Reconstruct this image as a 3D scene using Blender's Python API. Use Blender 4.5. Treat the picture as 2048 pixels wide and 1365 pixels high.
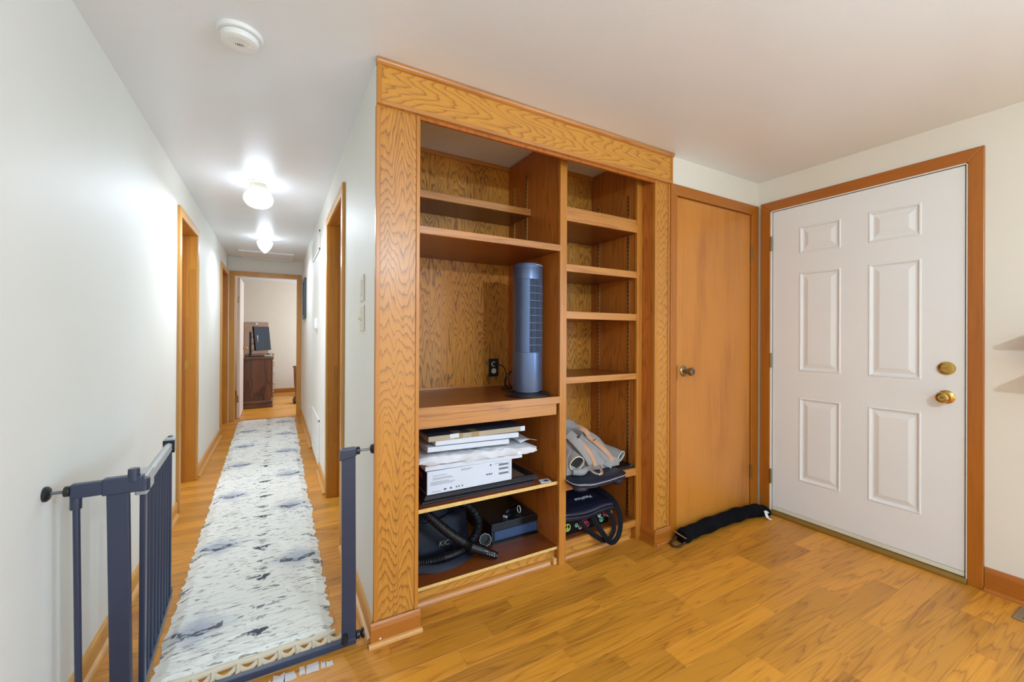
import bpy, bmesh, math, random
import numpy as np
from mathutils import Vector, Matrix

for o in list(bpy.data.objects):
    bpy.data.objects.remove(o, do_unlink=True)
SC = bpy.context.scene
COL = SC.collection

# ------------------------------------------------------------------ camera
F_PX, CX, CY = 827.22, 1024.0, 669.59
YAW, PITCH, ROLL = math.radians(29.7103), math.radians(0.1207), math.radians(0.2620)
CAM_H = 1.2197
fw = Vector((math.sin(YAW) * math.cos(PITCH), math.cos(YAW) * math.cos(PITCH), math.sin(PITCH)))
rt = Vector((math.cos(YAW), -math.sin(YAW), 0))
up = rt.cross(fw)
RR = rt * math.cos(ROLL) + up * math.sin(ROLL)
UU = up * math.cos(ROLL) - rt * math.sin(ROLL)
cd = bpy.data.cameras.new('camera')
cd.sensor_fit = 'HORIZONTAL'
cd.sensor_width = 36.0
cd.lens = F_PX / 2048.0 * 36.0
cd.shift_x = 0.0
cd.shift_y = (CY - 682.5) / 2048.0
cd.clip_start = 0.02
cam = bpy.data.objects.new('camera', cd)
COL.objects.link(cam)
cam.matrix_world = Matrix(((RR.x, UU.x, -fw.x, 0), (RR.y, UU.y, -fw.y, 0), (RR.z, UU.z, -fw.z, CAM_H), (0, 0, 0, 1)))
SC.camera = cam

# ------------------------------------------------------------------ world, lights, exposure
W = bpy.data.worlds.new('world')
SC.world = W
W.use_nodes = True
W.node_tree.nodes['Background'].inputs[0].default_value = (0.75, 0.85, 1.0, 1)
W.node_tree.nodes['Background'].inputs[1].default_value = 0.15
SC.view_settings.view_transform = 'Standard'
SC.view_settings.look = 'None'
SC.view_settings.gamma = 1.0
SC.view_settings.use_curve_mapping = False
SC.view_settings.exposure = 0.06

def area_light(name, loc, target, sx, sy, power, col):
    d = bpy.data.lights.new(name, 'AREA')
    d.shape = 'RECTANGLE'
    d.size, d.size_y = sx, sy
    d.energy = power
    d.color = col
    o = bpy.data.objects.new(name, d)
    COL.objects.link(o)
    o.location = loc
    o.rotation_euler = (Vector(target) - Vector(loc)).to_track_quat('-Z', 'Y').to_euler()
    return o

def point_light(name, loc, r, power, col):
    d = bpy.data.lights.new(name, 'POINT')
    d.shadow_soft_size = r
    d.energy = power
    d.color = col
    o = bpy.data.objects.new(name, d)
    COL.objects.link(o)
    o.location = loc
    return o

# daylight through the glazed door behind the camera and the bedroom window, and the room's hanging lamp
area_light('daylight_rear_window', (0.95, -3.22, 1.08), (0.95, 0, 1.08), 2.5, 2.0, 36, (0.58, 0.80, 1.0))
area_light('daylight_bedroom_window', (2.0, 8.6, 1.45), (0, 8.6, 1.2), 1.4, 1.3, 78, (0.63, 0.80, 1.0))
point_light('room_lamp_bulb', (0.95, -0.75, 1.95), 0.035, 64, (0.76, 0.90, 1.0))
area_light('room_side_fill', (3.05, -1.75, 1.15), (0.6, -1.5, 0.1), 1.5, 1.5, 112, (0.47, 0.72, 1.0))  # added unseen light, evens the room and brightens the left wall

area_light('hall_fill_right_room', (1.96, 3.25, 1.25), (0, 3.1, 1.0), 1.3, 1.4, 12, (0.72, 0.86, 1.0))  # fill light added inside the closed side room to brighten the hall
area_light('hall_fill_left_room', (-2.16, 4.0, 1.25), (0, 3.9, 1.0), 1.3, 1.4, 26, (0.77, 0.86, 1.0))  # added hall fill spilling through the left doorway, no window modelled

H = 2.31
XL, XR, XD = -0.584, 0.343, 2.986
YE = 6.97
YC = 1.693

# ------------------------------------------------------------------ mesh builder
ORG = {}

class M:
    def __init__(s):
        s.v = []
        s.f = []

    def add(s, vs, fs):
        k = len(s.v)
        s.v += [tuple(p) for p in vs]
        s.f += [tuple(i + k for i in q) for q in fs]
        return s

    def box(s, x0, x1, y0, y1, z0, z1):
        vs = [(x, y, z) for z in (z0, z1) for y in (y0, y1) for x in (x0, x1)]
        return s.add(vs, [(0, 2, 3, 1), (4, 5, 7, 6), (0, 1, 5, 4), (2, 6, 7, 3), (0, 4, 6, 2), (1, 3, 7, 5)])

    def obox(s, c, size, rot):
        a, b, d = size[0] / 2, size[1] / 2, size[2] / 2
        vs = []
        for z in (-d, d):
            for y in (-b, b):
                for x in (-a, a):
                    vs.append(Vector(c) + rot @ Vector((x, y, z)))
        return s.add(vs, [(0, 2, 3, 1), (4, 5, 7, 6), (0, 1, 5, 4), (2, 6, 7, 3), (0, 4, 6, 2), (1, 3, 7, 5)])

    def rings(s, rings, caps=True, closed=False):
        n = len(rings[0])
        k = len(s.v)
        for r in rings:
            s.v += [tuple(p) for p in r]
        m = len(rings)
        for i in range(m if closed else m - 1):
            a, b = k + i * n, k + ((i + 1) % m) * n
            for j in range(n):
                s.f.append((a + j, a + (j + 1) % n, b + (j + 1) % n, b + j))
        if caps and not closed:
            s.f.append(tuple(k + j for j in reversed(range(n))))
            s.f.append(tuple(k + (m - 1) * n + j for j in range(n)))
        return s

    def cyl(s, p0, p1, r0, r1=None, n=16):
        r1 = r0 if r1 is None else r1
        p0, p1 = Vector(p0), Vector(p1)
        d = (p1 - p0).normalized()
        u = d.orthogonal().normalized()
        w = d.cross(u)
        R = []
        for p, r in ((p0, r0), (p1, r1)):
            R.append([p + u * (r * math.cos(2 * math.pi * i / n)) + w * (r * math.sin(2 * math.pi * i / n)) for i in range(n)])
        return s.rings(R)

    def tube(s, pts, r, n=8, closed=False, caps=True, flat=1.0, upv=None, facev=None):
        pts = [Vector(p) for p in pts]
        m = len(pts)
        R = []
        u = None
        for i, p in enumerate(pts):
            if closed:
                d = (pts[(i + 1) % m] - pts[i - 1]).normalized()
            else:
                d = (pts[min(i + 1, m - 1)] - pts[max(i - 1, 0)]).normalized()
            if facev is not None:
                u = d.cross(Vector(facev))
                u.normalize()
            elif upv is not None:
                u = Vector(upv) - d * d.dot(Vector(upv))
                u.normalize()
            elif u is None:
                u = d.orthogonal().normalized()
            else:
                u = (u - d * d.dot(u)).normalized()
            w = d.cross(u)
            rr = r(i / max(1, m - 1)) if callable(r) else r
            R.append([p + u * (rr * math.cos(2 * math.pi * j / n)) + w * (rr * flat * math.sin(2 * math.pi * j / n)) for j in range(n)])
        return s.rings(R, caps=caps, closed=closed)

    def lathe(s, prof, c=(0, 0, 0), axis='Z', n=28, sx=1.0, sy=1.0):
        R = []
        for r, h in prof:
            ring = []
            for i in range(n):
                a = 2 * math.pi * i / n
                x, y = r * math.cos(a) * sx, r * math.sin(a) * sy
                p = {'Z': (x, y, h), 'X': (h, x, y), '-X': (-h, -x, y), 'Y': (y, h, x), '-Y': (-y, -h, x) if False else (x, -h, y)}[axis]
                ring.append((c[0] + p[0], c[1] + p[1], c[2] + p[2]))
            R.append(ring)
        return s.rings(R)

    def prism(s, poly, axis, a, b):
        def P(q, t):
            return {'X': (t, q[0], q[1]), 'Y': (q[0], t, q[1]), 'Z': (q[0], q[1], t)}[axis]
        return s.rings([[P(q, a) for q in poly], [P(q, b) for q in poly]])

    def ball(s, c, rx, ry, rz, nu=20, nv=12):
        prof = []
        R = []
        for i in range(nv + 1):
            t = math.pi * i / nv
            r = max(math.sin(t), 0.002)
            R.append([(c[0] + rx * r * math.cos(2 * math.pi * j / nu), c[1] + ry * r * math.sin(2 * math.pi * j / nu), c[2] - rz * math.cos(t)) for j in range(nu)])
        return s.rings(R)

    def grid(s, fn, nu, nv):
        k = len(s.v)
        for j in range(nv + 1):
            for i in range(nu + 1):
                s.v.append(tuple(fn(i / nu, j / nv)))
        for j in range(nv):
            for i in range(nu):
                a = k + j * (nu + 1) + i
                s.f.append((a, a + 1, a + nu + 2, a + nu + 1))
        return s

    def build(s, name, mat, parent=None, origin=None, smooth=None, bevel=0, fix=True, subd=0, solid=0):
        if parent is not None:
            off = ORG[parent]
        else:
            off = Vector(origin or (0, 0, 0))
        me = bpy.data.meshes.new(name)
        me.from_pydata([(p[0] - off.x, p[1] - off.y, p[2] - off.z) for p in s.v], [], s.f)
        me.update()
        if fix:
            bm = bmesh.new()
            bm.from_mesh(me)
            bmesh.ops.recalc_face_normals(bm, faces=bm.faces)
            bm.to_mesh(me)
            bm.free()
        if smooth:
            me.polygons.foreach_set('use_smooth', [True] * len(me.polygons))
            me.set_sharp_from_angle(angle=math.radians(smooth))
        me.materials.append(mat)
        o = bpy.data.objects.new(name, me)
        COL.objects.link(o)
        if parent is not None:
            o.parent = parent
        else:
            o.location = off
        ORG[o] = off
        if solid:
            md = o.modifiers.new('solidify', 'SOLIDIFY')
            md.thickness = solid
            md.offset = 0
        if bevel:
            md = o.modifiers.new('bevel', 'BEVEL')
            md.width = bevel
            md.segments = 2
            md.limit_method = 'ANGLE'
            md.angle_limit = math.radians(50)
        if subd:
            md = o.modifiers.new('subd', 'SUBSURF')
            md.levels = md.render_levels = subd
        return o

def tag(o, label, cat, group=None, kind=None):
    o['label'] = label
    o['category'] = cat
    if group:
        o['group'] = group
    if kind:
        o['kind'] = kind
    return o

def thing(name, label, cat, loc, group=None, kind=None):
    o = bpy.data.objects.new(name, None)
    COL.objects.link(o)
    o.location = loc
    o.empty_display_size = 0.05
    ORG[o] = Vector(loc)
    return tag(o, label, cat, group, kind)

def struct(o, label, cat):
    return tag(o, label, cat, None, 'structure')

def catmull(pts, n):
    P = [Vector(p) for p in pts]
    P = [P[0] * 2 - P[1]] + P + [P[-1] * 2 - P[-2]]
    out = []
    m = len(P) - 3
    for k in range(n):
        t = k / (n - 1) * m
        i = min(int(t), m - 1)
        t -= i
        a, b, c, d = P[i:i + 4]
        out.append(0.5 * ((2 * b) + (c - a) * t + (2 * a - 5 * b + 4 * c - d) * t * t + (3 * b - a - 3 * c + d) * t ** 3))
    return out

def text_part(name, s, size, mat, parent, mtx, extrude=0.0003):
    cu = bpy.data.curves.new('tmp', 'FONT')
    cu.body = s
    cu.size = size
    cu.extrude = extrude
    cu.align_x = 'CENTER'
    cu.align_y = 'CENTER'
    ob = bpy.data.objects.new('tmp', cu)
    COL.objects.link(ob)
    dg = bpy.context.evaluated_depsgraph_get()
    me = bpy.data.meshes.new_from_object(ob.evaluated_get(dg))
    bpy.data.objects.remove(ob)
    off = ORG[parent]
    me.transform(Matrix.Translation(-off) @ mtx)
    me.name = name
    me.materials.clear()
    me.materials.append(mat)
    o = bpy.data.objects.new(name, me)
    COL.objects.link(o)
    o.parent = parent
    ORG[o] = off
    return o

# ------------------------------------------------------------------ materials
def lin(c):
    return tuple(((x / 255) / 12.92 if x / 255 <= 0.04045 else ((x / 255 + 0.055) / 1.055) ** 2.4) for x in c) + (1,)

def pmat(name, rgb, rough=0.5, metal=0.0, bump=0.0, bscale=200, spec=0.5, var=0.0, vscale=6, emit=None, estr=0, coat=0.0):
    m = bpy.data.materials.new(name)
    m.use_nodes = True
    nt = m.node_tree
    b = nt.nodes['Principled BSDF']
    b.inputs['Base Color'].default_value = lin(rgb)
    b.inputs['Roughness'].default_value = rough
    b.inputs['Metallic'].default_value = metal
    b.inputs['Specular IOR Level'].default_value = spec
    b.inputs['Coat Weight'].default_value = coat
    tc = nt.nodes.new('ShaderNodeTexCoord')
    nz = nt.nodes.new('ShaderNodeTexNoise')
    nz.inputs['Scale'].default_value = vscale
    nz.inputs['Detail'].default_value = 4
    nt.links.new(tc.outputs['Object'], nz.inputs['Vector'])
    mx = nt.nodes.new('ShaderNodeMix')
    mx.data_type = 'RGBA'
    mx.inputs[6].default_value = lin([max(0, c * (1 - max(var, 0.015))) for c in rgb])
    mx.inputs[7].default_value = lin([min(255, c * (1 + max(var, 0.015))) for c in rgb])
    nt.links.new(nz.outputs['Fac'], mx.inputs[0])
    nt.links.new(mx.outputs[2], b.inputs['Base Color'])
    if bump:
        n2 = nt.nodes.new('ShaderNodeTexNoise')
        n2.inputs['Scale'].default_value = bscale
        n2.inputs['Detail'].default_value = 3
        nt.links.new(tc.outputs['Object'], n2.inputs['Vector'])
        bp = nt.nodes.new('ShaderNodeBump')
        bp.inputs['Strength'].default_value = bump
        bp.inputs['Distance'].default_value = 0.002
        nt.links.new(n2.outputs['Fac'], bp.inputs['Height'])
        nt.links.new(bp.outputs['Normal'], b.inputs['Normal'])
    if emit:
        b.inputs['Emission Color'].default_value = lin(emit)
        b.inputs['Emission Strength'].default_value = estr
    return m

def wood(name, light, dark, axis='Z', scale=4.0, rings=9.0, stretch=0.12, amount=0.75, lo=0.25, hi=0.75, rough=0.35,
         rand=False, tone=0.25, fiber=0.35, tonevar=0.0, coat=0.15, bump=0.12, distort=0.0, detail=2.0, ramp=0.0):
    m = bpy.data.materials.new(name)
    m.use_nodes = True
    nt = m.node_tree
    N, L = nt.nodes, nt.links
    b = N['Principled BSDF']
    b.inputs['Roughness'].default_value = rough
    b.inputs['Coat Weight'].default_value = coat
    b.inputs['Coat Roughness'].default_value = 0.25
    tc = N.new('ShaderNodeTexCoord')
    vec = tc.outputs['Object']
    oi = None
    if rand:
        oi = N.new('ShaderNodeObjectInfo')
        vm = N.new('ShaderNodeVectorMath')
        vm.operation = 'SCALE'
        vm.inputs[0].default_value = (37.0, 91.0, 53.0)
        L.new(oi.outputs['Random'], vm.inputs['Scale'])
        va = N.new('ShaderNodeVectorMath')
        va.operation = 'ADD'
        L.new(vec, va.inputs[0])
        L.new(vm.outputs[0], va.inputs[1])
        vec = va.outputs[0]
    def mp(along, across):
        q = N.new('ShaderNodeMapping')
        sc = [across] * 3
        sc['XYZ'.index(axis)] = along
        q.inputs['Scale'].default_value = sc
        L.new(vec, q.inputs['Vector'])
        return q.outputs[0]
    n1 = N.new('ShaderNodeTexNoise')
    n1.inputs['Scale'].default_value = 1.0
    n1.inputs['Detail'].default_value = detail
    n1.inputs['Roughness'].default_value = 0.4
    n1.inputs['Distortion'].default_value = distort
    L.new(mp(scale * stretch, scale), n1.inputs['Vector'])
    k = N.new('ShaderNodeMath')
    k.operation = 'MULTIPLY'
    k.inputs[1].default_value = rings
    L.new(n1.outputs['Fac'], k.inputs[0])
    if ramp:
        sp_ = N.new('ShaderNodeSeparateXYZ')
        L.new(vec, sp_.inputs[0])
        kr = N.new('ShaderNodeMath')
        kr.operation = 'MULTIPLY_ADD'
        kr.inputs[1].default_value = ramp
        L.new(sp_.outputs['XYZ'.index(axis)], kr.inputs[0])
        L.new(k.outputs[0], kr.inputs[2])
        k = kr
    fr = N.new('ShaderNodeMath')
    fr.operation = 'FRACT'
    L.new(k.outputs[0], fr.inputs[0])
    cr = N.new('ShaderNodeValToRGB')
    e = cr.color_ramp.elements
    e[0].position = 0.0
    e[0].color = (0.45, 0.45, 0.45, 1)
    e[1].position = 1.0
    e[1].color = (0.5, 0.5, 0.5, 1)
    for ps, vl in ((0.12, 0.1), (lo, 0.06), (hi, 0.4), (0.95, 1.0)):
        q = cr.color_ramp.elements.new(ps)
        q.color = (vl, vl, vl, 1)
    L.new(fr.outputs[0], cr.inputs[0])
    n2 = N.new('ShaderNodeTexNoise')
    n2.inputs['Scale'].default_value = 1.0
    n2.inputs['Detail'].default_value = 3
    L.new(mp(6, 320), n2.inputs['Vector'])
    n3 = N.new('ShaderNodeTexNoise')
    n3.inputs['Scale'].default_value = 1.0
    n3.inputs['Detail'].default_value = 2
    L.new(mp(1.2, 5), n3.inputs['Vector'])
    # grain factor = rings*amount + fiber noise
    g = N.new('ShaderNodeMath')
    g.operation = 'MULTIPLY'
    g.inputs[1].default_value = amount
    L.new(cr.outputs[0], g.inputs[0])
    f1 = N.new('ShaderNodeMapRange')
    f1.inputs['From Min'].default_value = 0.35
    f1.inputs['From Max'].default_value = 0.7
    f1.inputs['To Min'].default_value = -fiber * 0.5
    f1.inputs['To Max'].default_value = fiber * 0.5
    L.new(n2.outputs['Fac'], f1.inputs[0])
    f2 = N.new('ShaderNodeMapRange')
    f2.inputs['From Min'].default_value = 0.3
    f2.inputs['From Max'].default_value = 0.7
    f2.inputs['To Min'].default_value = -tone * 0.5
    f2.inputs['To Max'].default_value = tone * 0.5
    L.new(n3.outputs['Fac'], f2.inputs[0])
    s1 = N.new('ShaderNodeMath')
    s1.operation = 'ADD'
    L.new(g.outputs[0], s1.inputs[0])
    L.new(f1.outputs[0], s1.inputs[1])
    s2 = N.new('ShaderNodeMath')
    s2.operation = 'ADD'
    s2.use_clamp = True
    L.new(s1.outputs[0], s2.inputs[0])
    L.new(f2.outputs[0], s2.inputs[1])
    last = s2
    mx = N.new('ShaderNodeMix')
    mx.data_type = 'RGBA'
    mx.inputs[6].default_value = lin(light)
    mx.inputs[7].default_value = lin(dark)
    L.new(last.outputs[0], mx.inputs[0])
    out = mx.outputs[2]
    if rand and tonevar:
        hs = N.new('ShaderNodeHueSaturation')
        r = N.new('ShaderNodeMapRange')
        r.inputs['To Min'].default_value = 1 - tonevar
        r.inputs['To Max'].default_value = 1 + tonevar * 0.55
        L.new(oi.outputs['Random'], r.inputs[0])
        L.new(r.outputs[0], hs.inputs['Value'])
        L.new(out, hs.inputs['Color'])
        out = hs.outputs[0]
    L.new(out, b.inputs['Base Color'])
    if bump:
        bp = N.new('ShaderNodeBump')
        bp.inputs['Strength'].default_value = bump
        bp.inputs['Distance'].default_value = 0.001
        bp.invert = True
        L.new(s1.outputs[0], bp.inputs['Height'])
        L.new(bp.outputs['Normal'], b.inputs['Normal'])
    return m

PAINT = pmat('wall_paint', (236, 233, 224), 0.55, bump=0.10, bscale=90, var=0.012, vscale=2)
ROOMPAINT_DIM = pmat('room_cream_toned_down', (229, 223, 208), 0.55, bump=0.10, bscale=90, var=0.012, vscale=2)  # cream, darkened below wall_paint to curb brightness on these walls
PAINT_BED = pmat('bedroom_paint', (226, 208, 184), 0.6, bump=0.05, bscale=90)
CEIL = pmat('ceiling_paint', (236, 238, 240), 0.36, bump=0.22, bscale=70, var=0.012, vscale=2)
DOORW = pmat('door_white', (234, 234, 232), 0.42, var=0.012, vscale=3)
WHITE = pmat('white_plastic', (236, 235, 230), 0.4)
CREAMP = pmat('almond_plastic', (226, 220, 200), 0.4)
OAK_V = wood('oak_veneer_upright', (198, 132, 48), (108, 56, 13), 'Z', 15.0, 11, 0.13, 0.72, lo=0.4, hi=0.78, tone=0.3, fiber=0.35, detail=3.2, ramp=20)
OAK_H = wood('oak_veneer_lengthwise', (206, 142, 54), (118, 62, 16), 'X', 12.0, 10, 0.16, 0.66, lo=0.4, hi=0.78, tone=0.3, fiber=0.3, detail=3.2, ramp=12)
OAK_BACK = wood('oak_veneer_back', (210, 138, 42), (90, 46, 11), 'Z', 17.0, 12, 0.13, 0.82, lo=0.35, hi=0.75, tone=0.45, fiber=0.3, detail=3.2, ramp=11, coat=0.03, rough=0.5)
OAK_S = wood('oak_shelf_edge', (193, 126, 51), (135, 76, 27), 'X', 14.0, 5, 0.07, 0.5, tone=0.2, fiber=0.5, coat=0.6, rough=0.4)
OAK_ST = wood('oak_stile', (191, 122, 40), (143, 84, 25), 'Z', 14.0, 4, 0.05, 0.4, tone=0.2, fiber=0.5)
OAK_SIDE = wood('oak_side_panel', (190, 108, 38), (120, 62, 18), 'Z', 9.0, 9, 0.14, 0.5, tone=0.3, fiber=0.45, detail=2.5)
SHELFTOP = wood('stained_shelf_top', (128, 64, 24), (90, 42, 14), 'X', 6.0, 3, 0.15, 0.3, tone=0.6, fiber=0.25, rough=0.3)
RAWEDGE = pmat('raw_plywood_edge', (222, 182, 108), 0.7, var=0.14, vscale=90)
BIRCH = wood('birch_door_veneer', (198, 126, 46), (142, 74, 22), 'Z', 5.0, 2.0, 0.10, 0.14, tone=0.85, fiber=0.4, rough=0.33)
TRIMW = wood('stained_trim_upright', (172, 100, 22), (122, 64, 10), 'Z', 10.0, 3, 0.05, 0.3, tone=0.4, fiber=0.4)
TRIMX = wood('stained_trim_x', (172, 100, 26), (122, 64, 12), 'X', 10.0, 3, 0.05, 0.3, tone=0.4, fiber=0.4)
TRIMY = wood('stained_trim_y', (172, 98, 26), (120, 62, 12), 'Y', 10.0, 3, 0.05, 0.3, tone=0.4, fiber=0.4)
HALLC = wood('honey_hall_casing', (204, 146, 62), (156, 98, 32), 'Z', 10.0, 3, 0.05, 0.3, tone=0.4, fiber=0.4)
HALLCX = wood('honey_hall_head', (204, 146, 62), (156, 98, 32), 'Y', 10.0, 3, 0.05, 0.3, tone=0.4, fiber=0.4)
JAMBW = wood('finger_jointed_jamb', (197, 127, 36), (145, 85, 21), 'Z', 12.0, 3, 0.08, 0.3, rand=True, tone=0.3, fiber=0.4, tonevar=0.16)
HALLTRIM = wood('pale_hall_trim', (214, 156, 78), (182, 120, 50), 'Y', 8.0, 3, 0.05, 0.3, tone=0.3, fiber=0.4)
FLOORW = wood('laminate_oak', (212, 142, 44), (126, 66, 15), 'X', 18.0, 7, 0.05, 0.52, lo=0.5, hi=0.84, rough=0.40, rand=True, tone=0.5,
              fiber=0.35, tonevar=0.2, coat=0.08, bump=0.05, detail=2.6, ramp=2.5)
BRASS = pmat('polished_brass', (206, 168, 92), 0.18, 1.0)
BRASS_OLD = pmat('aged_brass', (150, 128, 88), 0.3, 1.0)
NICKEL = pmat('antique_nickel', (150, 134, 108), 0.25, 1.0)
STEEL = pmat('zinc_steel', (200, 200, 202), 0.3, 1.0)
TRACK = pmat('shelf_standard_metal', (204, 176, 120), 0.4, 1.0)
GATE = pmat('gate_slate_enamel', (40, 50, 72), 0.36, 0.0, bump=0.04, bscale=400, coat=0.2)
GATEG = pmat('gate_grey_plastic', (176, 178, 178), 0.35)
BLACKP = pmat('black_plastic', (26, 27, 31), 0.35)
BLACKG = pmat('gloss_black', (18, 19, 23), 0.15)
DARKF = pmat('navy_black_nylon', (17, 21, 36), 0.55, spec=0.3, bump=0.3, bscale=300, var=0.2, vscale=30)

# ------------------------------------------------------------------ structure: floor
random.seed(11)
fl = M().box(-0.75, XD + 0.15, -3.35, 7.0, -0.06, -0.008)
fl.box(-2.2, 2.3, 7.0, 10.1, -0.06, 0.0)
def plank_far_material():
    m = FLOORW.copy()
    m.name = 'laminate_oak_far'
    return m
FLOOR = struct(fl.build('floor', plank_far_material()), 'honey-oak laminate plank floor running from the room down the hallway', 'floor')

def plank(x0, x1, y0, y1):
    g, c, t = 0.0002, 0.0005, 0.008
    a, b, p, q = x0 + g, x1 - g, y0 + g, y1 - g
    vs = [(a, p, -t), (b, p, -t), (b, q, -t), (a, q, -t),
          (a, p, -c), (b, p, -c), (b, q, -c), (a, q, -c),
          (a + c, p + c, 0), (b - c, p + c, 0), (b - c, q - c, 0), (a + c, q - c, 0)]
    fs = [(0, 3, 2, 1), (8, 9, 10, 11)]
    for k in (0, 4):
        for j in range(4):
            fs.append((k + j, k + (j + 1) % 4, k + 4 + (j + 1) % 4, k + 4 + j))
    mm = M().add(vs, fs)
    o = mm.build('plank', FLOORW, FLOOR, fix=False)
    return o

ROW = 0.098
fixed = {1.10: [1.594, 2.353], 1.69: [0.71, 1.36], 1.592: [0.93, 1.689, 2.3], 1.396: [0.62, 1.28, 1.9, 2.5], 1.20: [0.974, 1.63, 2.25],
         0.81: [1.06, 1.60, 2.085, 2.62], 0.71: [1.3, 1.9, 2.2, 2.516], 1.004: [1.32, 1.918, 2.5]}
y = 1.69 + 2 * ROW
rows = []
k = 0
yy = 1.69
while yy > 0.05:
    rows.append(yy)
    yy -= ROW
for y0 in rows:
    key = [q for q in fixed if abs(q - y0) < 0.02]
    xend = XD + 0.01 if y0 < 1.65 else 2.05
    cuts = [XL]
    if key:
        c0 = fixed[key[0]]
        x = XL
        while x < c0[0] - 0.75:
            x += random.uniform(0.38, 0.6)
            if c0[0] - x > 0.25:
                cuts.append(x)
        cuts += c0
        x = c0[-1]
    else:
        x = XL + random.uniform(0.1, 0.5)
        cuts.append(x)
    while x < xend - 0.35:
        x += random.uniform(0.38, 0.75)
        if x < xend - 0.1:
            cuts.append(x)
    cuts.append(xend)
    for a, b in zip(cuts, cuts[1:]):
        plank(a, b, y0, y0 + ROW)
y0 = 1.69 + ROW
while y0 < 6.9:
    xe = XR if y0 > 1.83 else 2.05
    cuts = [XL - (0.13 if 3.6 < y0 < 4.3 or 6.1 < y0 < 6.85 else 0), random.uniform(-0.35, 0.15)]
    x = cuts[-1]
    while x < xe - 0.5:
        x += random.uniform(0.4, 0.7)
        cuts.append(min(x, xe - 0.12))
    cuts.append(xe + (0.12 if 2.6 < y0 < 3.3 else 0))
    for a, b in zip(cuts, cuts[1:]):
        plank(a, b, y0, min(y0 + ROW, 7.0))
    y0 += ROW

# ------------------------------------------------------------------ structure: ceiling and walls
struct(M().box(-0.72, XD + 0.15, -3.35, 7.05, H, H + 0.05).box(-2.2, 2.3, 7.05, 10.1, H, H + 0.05).build('ceiling', CEIL),
       'smooth off-white painted ceiling over the room and hallway', 'ceiling')

def wall_y(x0, x1, ys, openings):
    """wall slab running along Y with door openings [(y0,y1,top)]"""
    m = M()
    y = ys[0]
    for a, b, top in sorted(openings):
        m.box(x0, x1, y, a, 0, H)
        m.box(x0, x1, a, b, top, H)
        y = b
    m.box(x0, x1, y, ys[1], 0, H)
    return m

DH = 2.045
OPL1, OPL2, OPR = (3.62, 4.30), (6.12, 6.85), (2.60, 3.37)
struct(wall_y(XL - 0.115, XL, (-3.3, 7.0), [OPL1 + (DH,), OPL2 + (DH,)]).build('wall_left', PAINT), 'off-white painted wall along the left of the hallway', 'wall')
wh = wall_y(XR, XR + 0.115, (1.70, 7.0), [OPR + (DH,)])
struct(wh.build('wall_hall_right', PAINT), 'off-white painted hallway wall with switches and vents', 'wall')
struct(M().box(XL, -0.515, YE, YE + 0.115, 0, H).box(0.282, XR, YE, YE + 0.115, 0, H).box(-0.515, 0.282, YE, YE + 0.115, 2.055, H).build('wall_end', PAINT),
       'short white wall above the bedroom doorway at the hallway end', 'wall')
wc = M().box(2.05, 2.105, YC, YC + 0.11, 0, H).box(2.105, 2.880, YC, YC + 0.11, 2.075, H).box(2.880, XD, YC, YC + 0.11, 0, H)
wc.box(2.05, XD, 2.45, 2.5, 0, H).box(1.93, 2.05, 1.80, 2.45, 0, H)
struct(wc.build('wall_closet', ROOMPAINT_DIM), 'off-white painted wall above the brown closet door', 'wall')
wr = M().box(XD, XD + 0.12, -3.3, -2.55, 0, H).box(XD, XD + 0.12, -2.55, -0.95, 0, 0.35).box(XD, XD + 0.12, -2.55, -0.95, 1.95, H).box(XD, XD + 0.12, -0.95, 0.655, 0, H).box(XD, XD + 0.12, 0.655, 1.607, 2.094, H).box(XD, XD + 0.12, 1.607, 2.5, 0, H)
struct(wr.build('wall_right', ROOMPAINT_DIM), 'cream painted wall around the white entry door', 'wall')
# wall behind the camera, with a glazed double door
wb = M().box(XL - 0.1, -0.40, -3.32, -3.2, 0, H).box(2.30, XD, -3.32, -3.2, 0, H).box(-0.40, 2.30, -3.32, -3.2, 2.15, H).box(-0.40, 2.30, -3.32, -3.2, 0, 0.05)
struct(wb.build('wall_back', PAINT), 'off-white painted wall behind the viewer', 'wall')
wbed = M().box(-2.1, 2.2, 9.93, 10.05, 0, H).box(-2.15, -2.05, 7.0, 10.0, 0, H).box(2.12, 2.22, 7.0, 10.0, 0, H).box(-2.1, XL - 0.1, 7.0, 7.09, 0, H).box(XR + 0.1, 2.2, 7.0, 7.09, 0, H)
struct(wbed.build('wall_bedroom', PAINT_BED), 'peach-beige bedroom wall seen through the far doorway', 'wall')

def win(name, label, cx0, cx1, z0, z1, y):
    r = thing(name, label, 'window', ((cx0 + cx1) / 2, y, z0), kind='structure')
    t = 0.05
    mid = (cx0 + cx1) / 2
    M().box(cx0, cx0 + t, y - 0.03, y + 0.03, z0, z1).box(cx1 - t, cx1, y - 0.03, y + 0.03, z0, z1).box(cx0, cx1, y - 0.03, y + 0.03, z0, z0 + t).box(cx0, cx1, y - 0.03, y + 0.03, z1 - t, z1).box(mid - 0.04, mid + 0.04, y - 0.03, y + 0.03, z0, z1).build('window_frame', WHITE, r)
win('window_1', 'white framed sliding glass door behind the viewer', -0.40, 2.30, 0.05, 2.15, -3.26)

# ------------------------------------------------------------------ baseboards
def bb_profile(t, h):
    return [(0, 0), (t, 0), (t, h * 0.78), (t * 0.8, h * 0.92), (t * 0.4, h), (0, h)]

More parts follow.
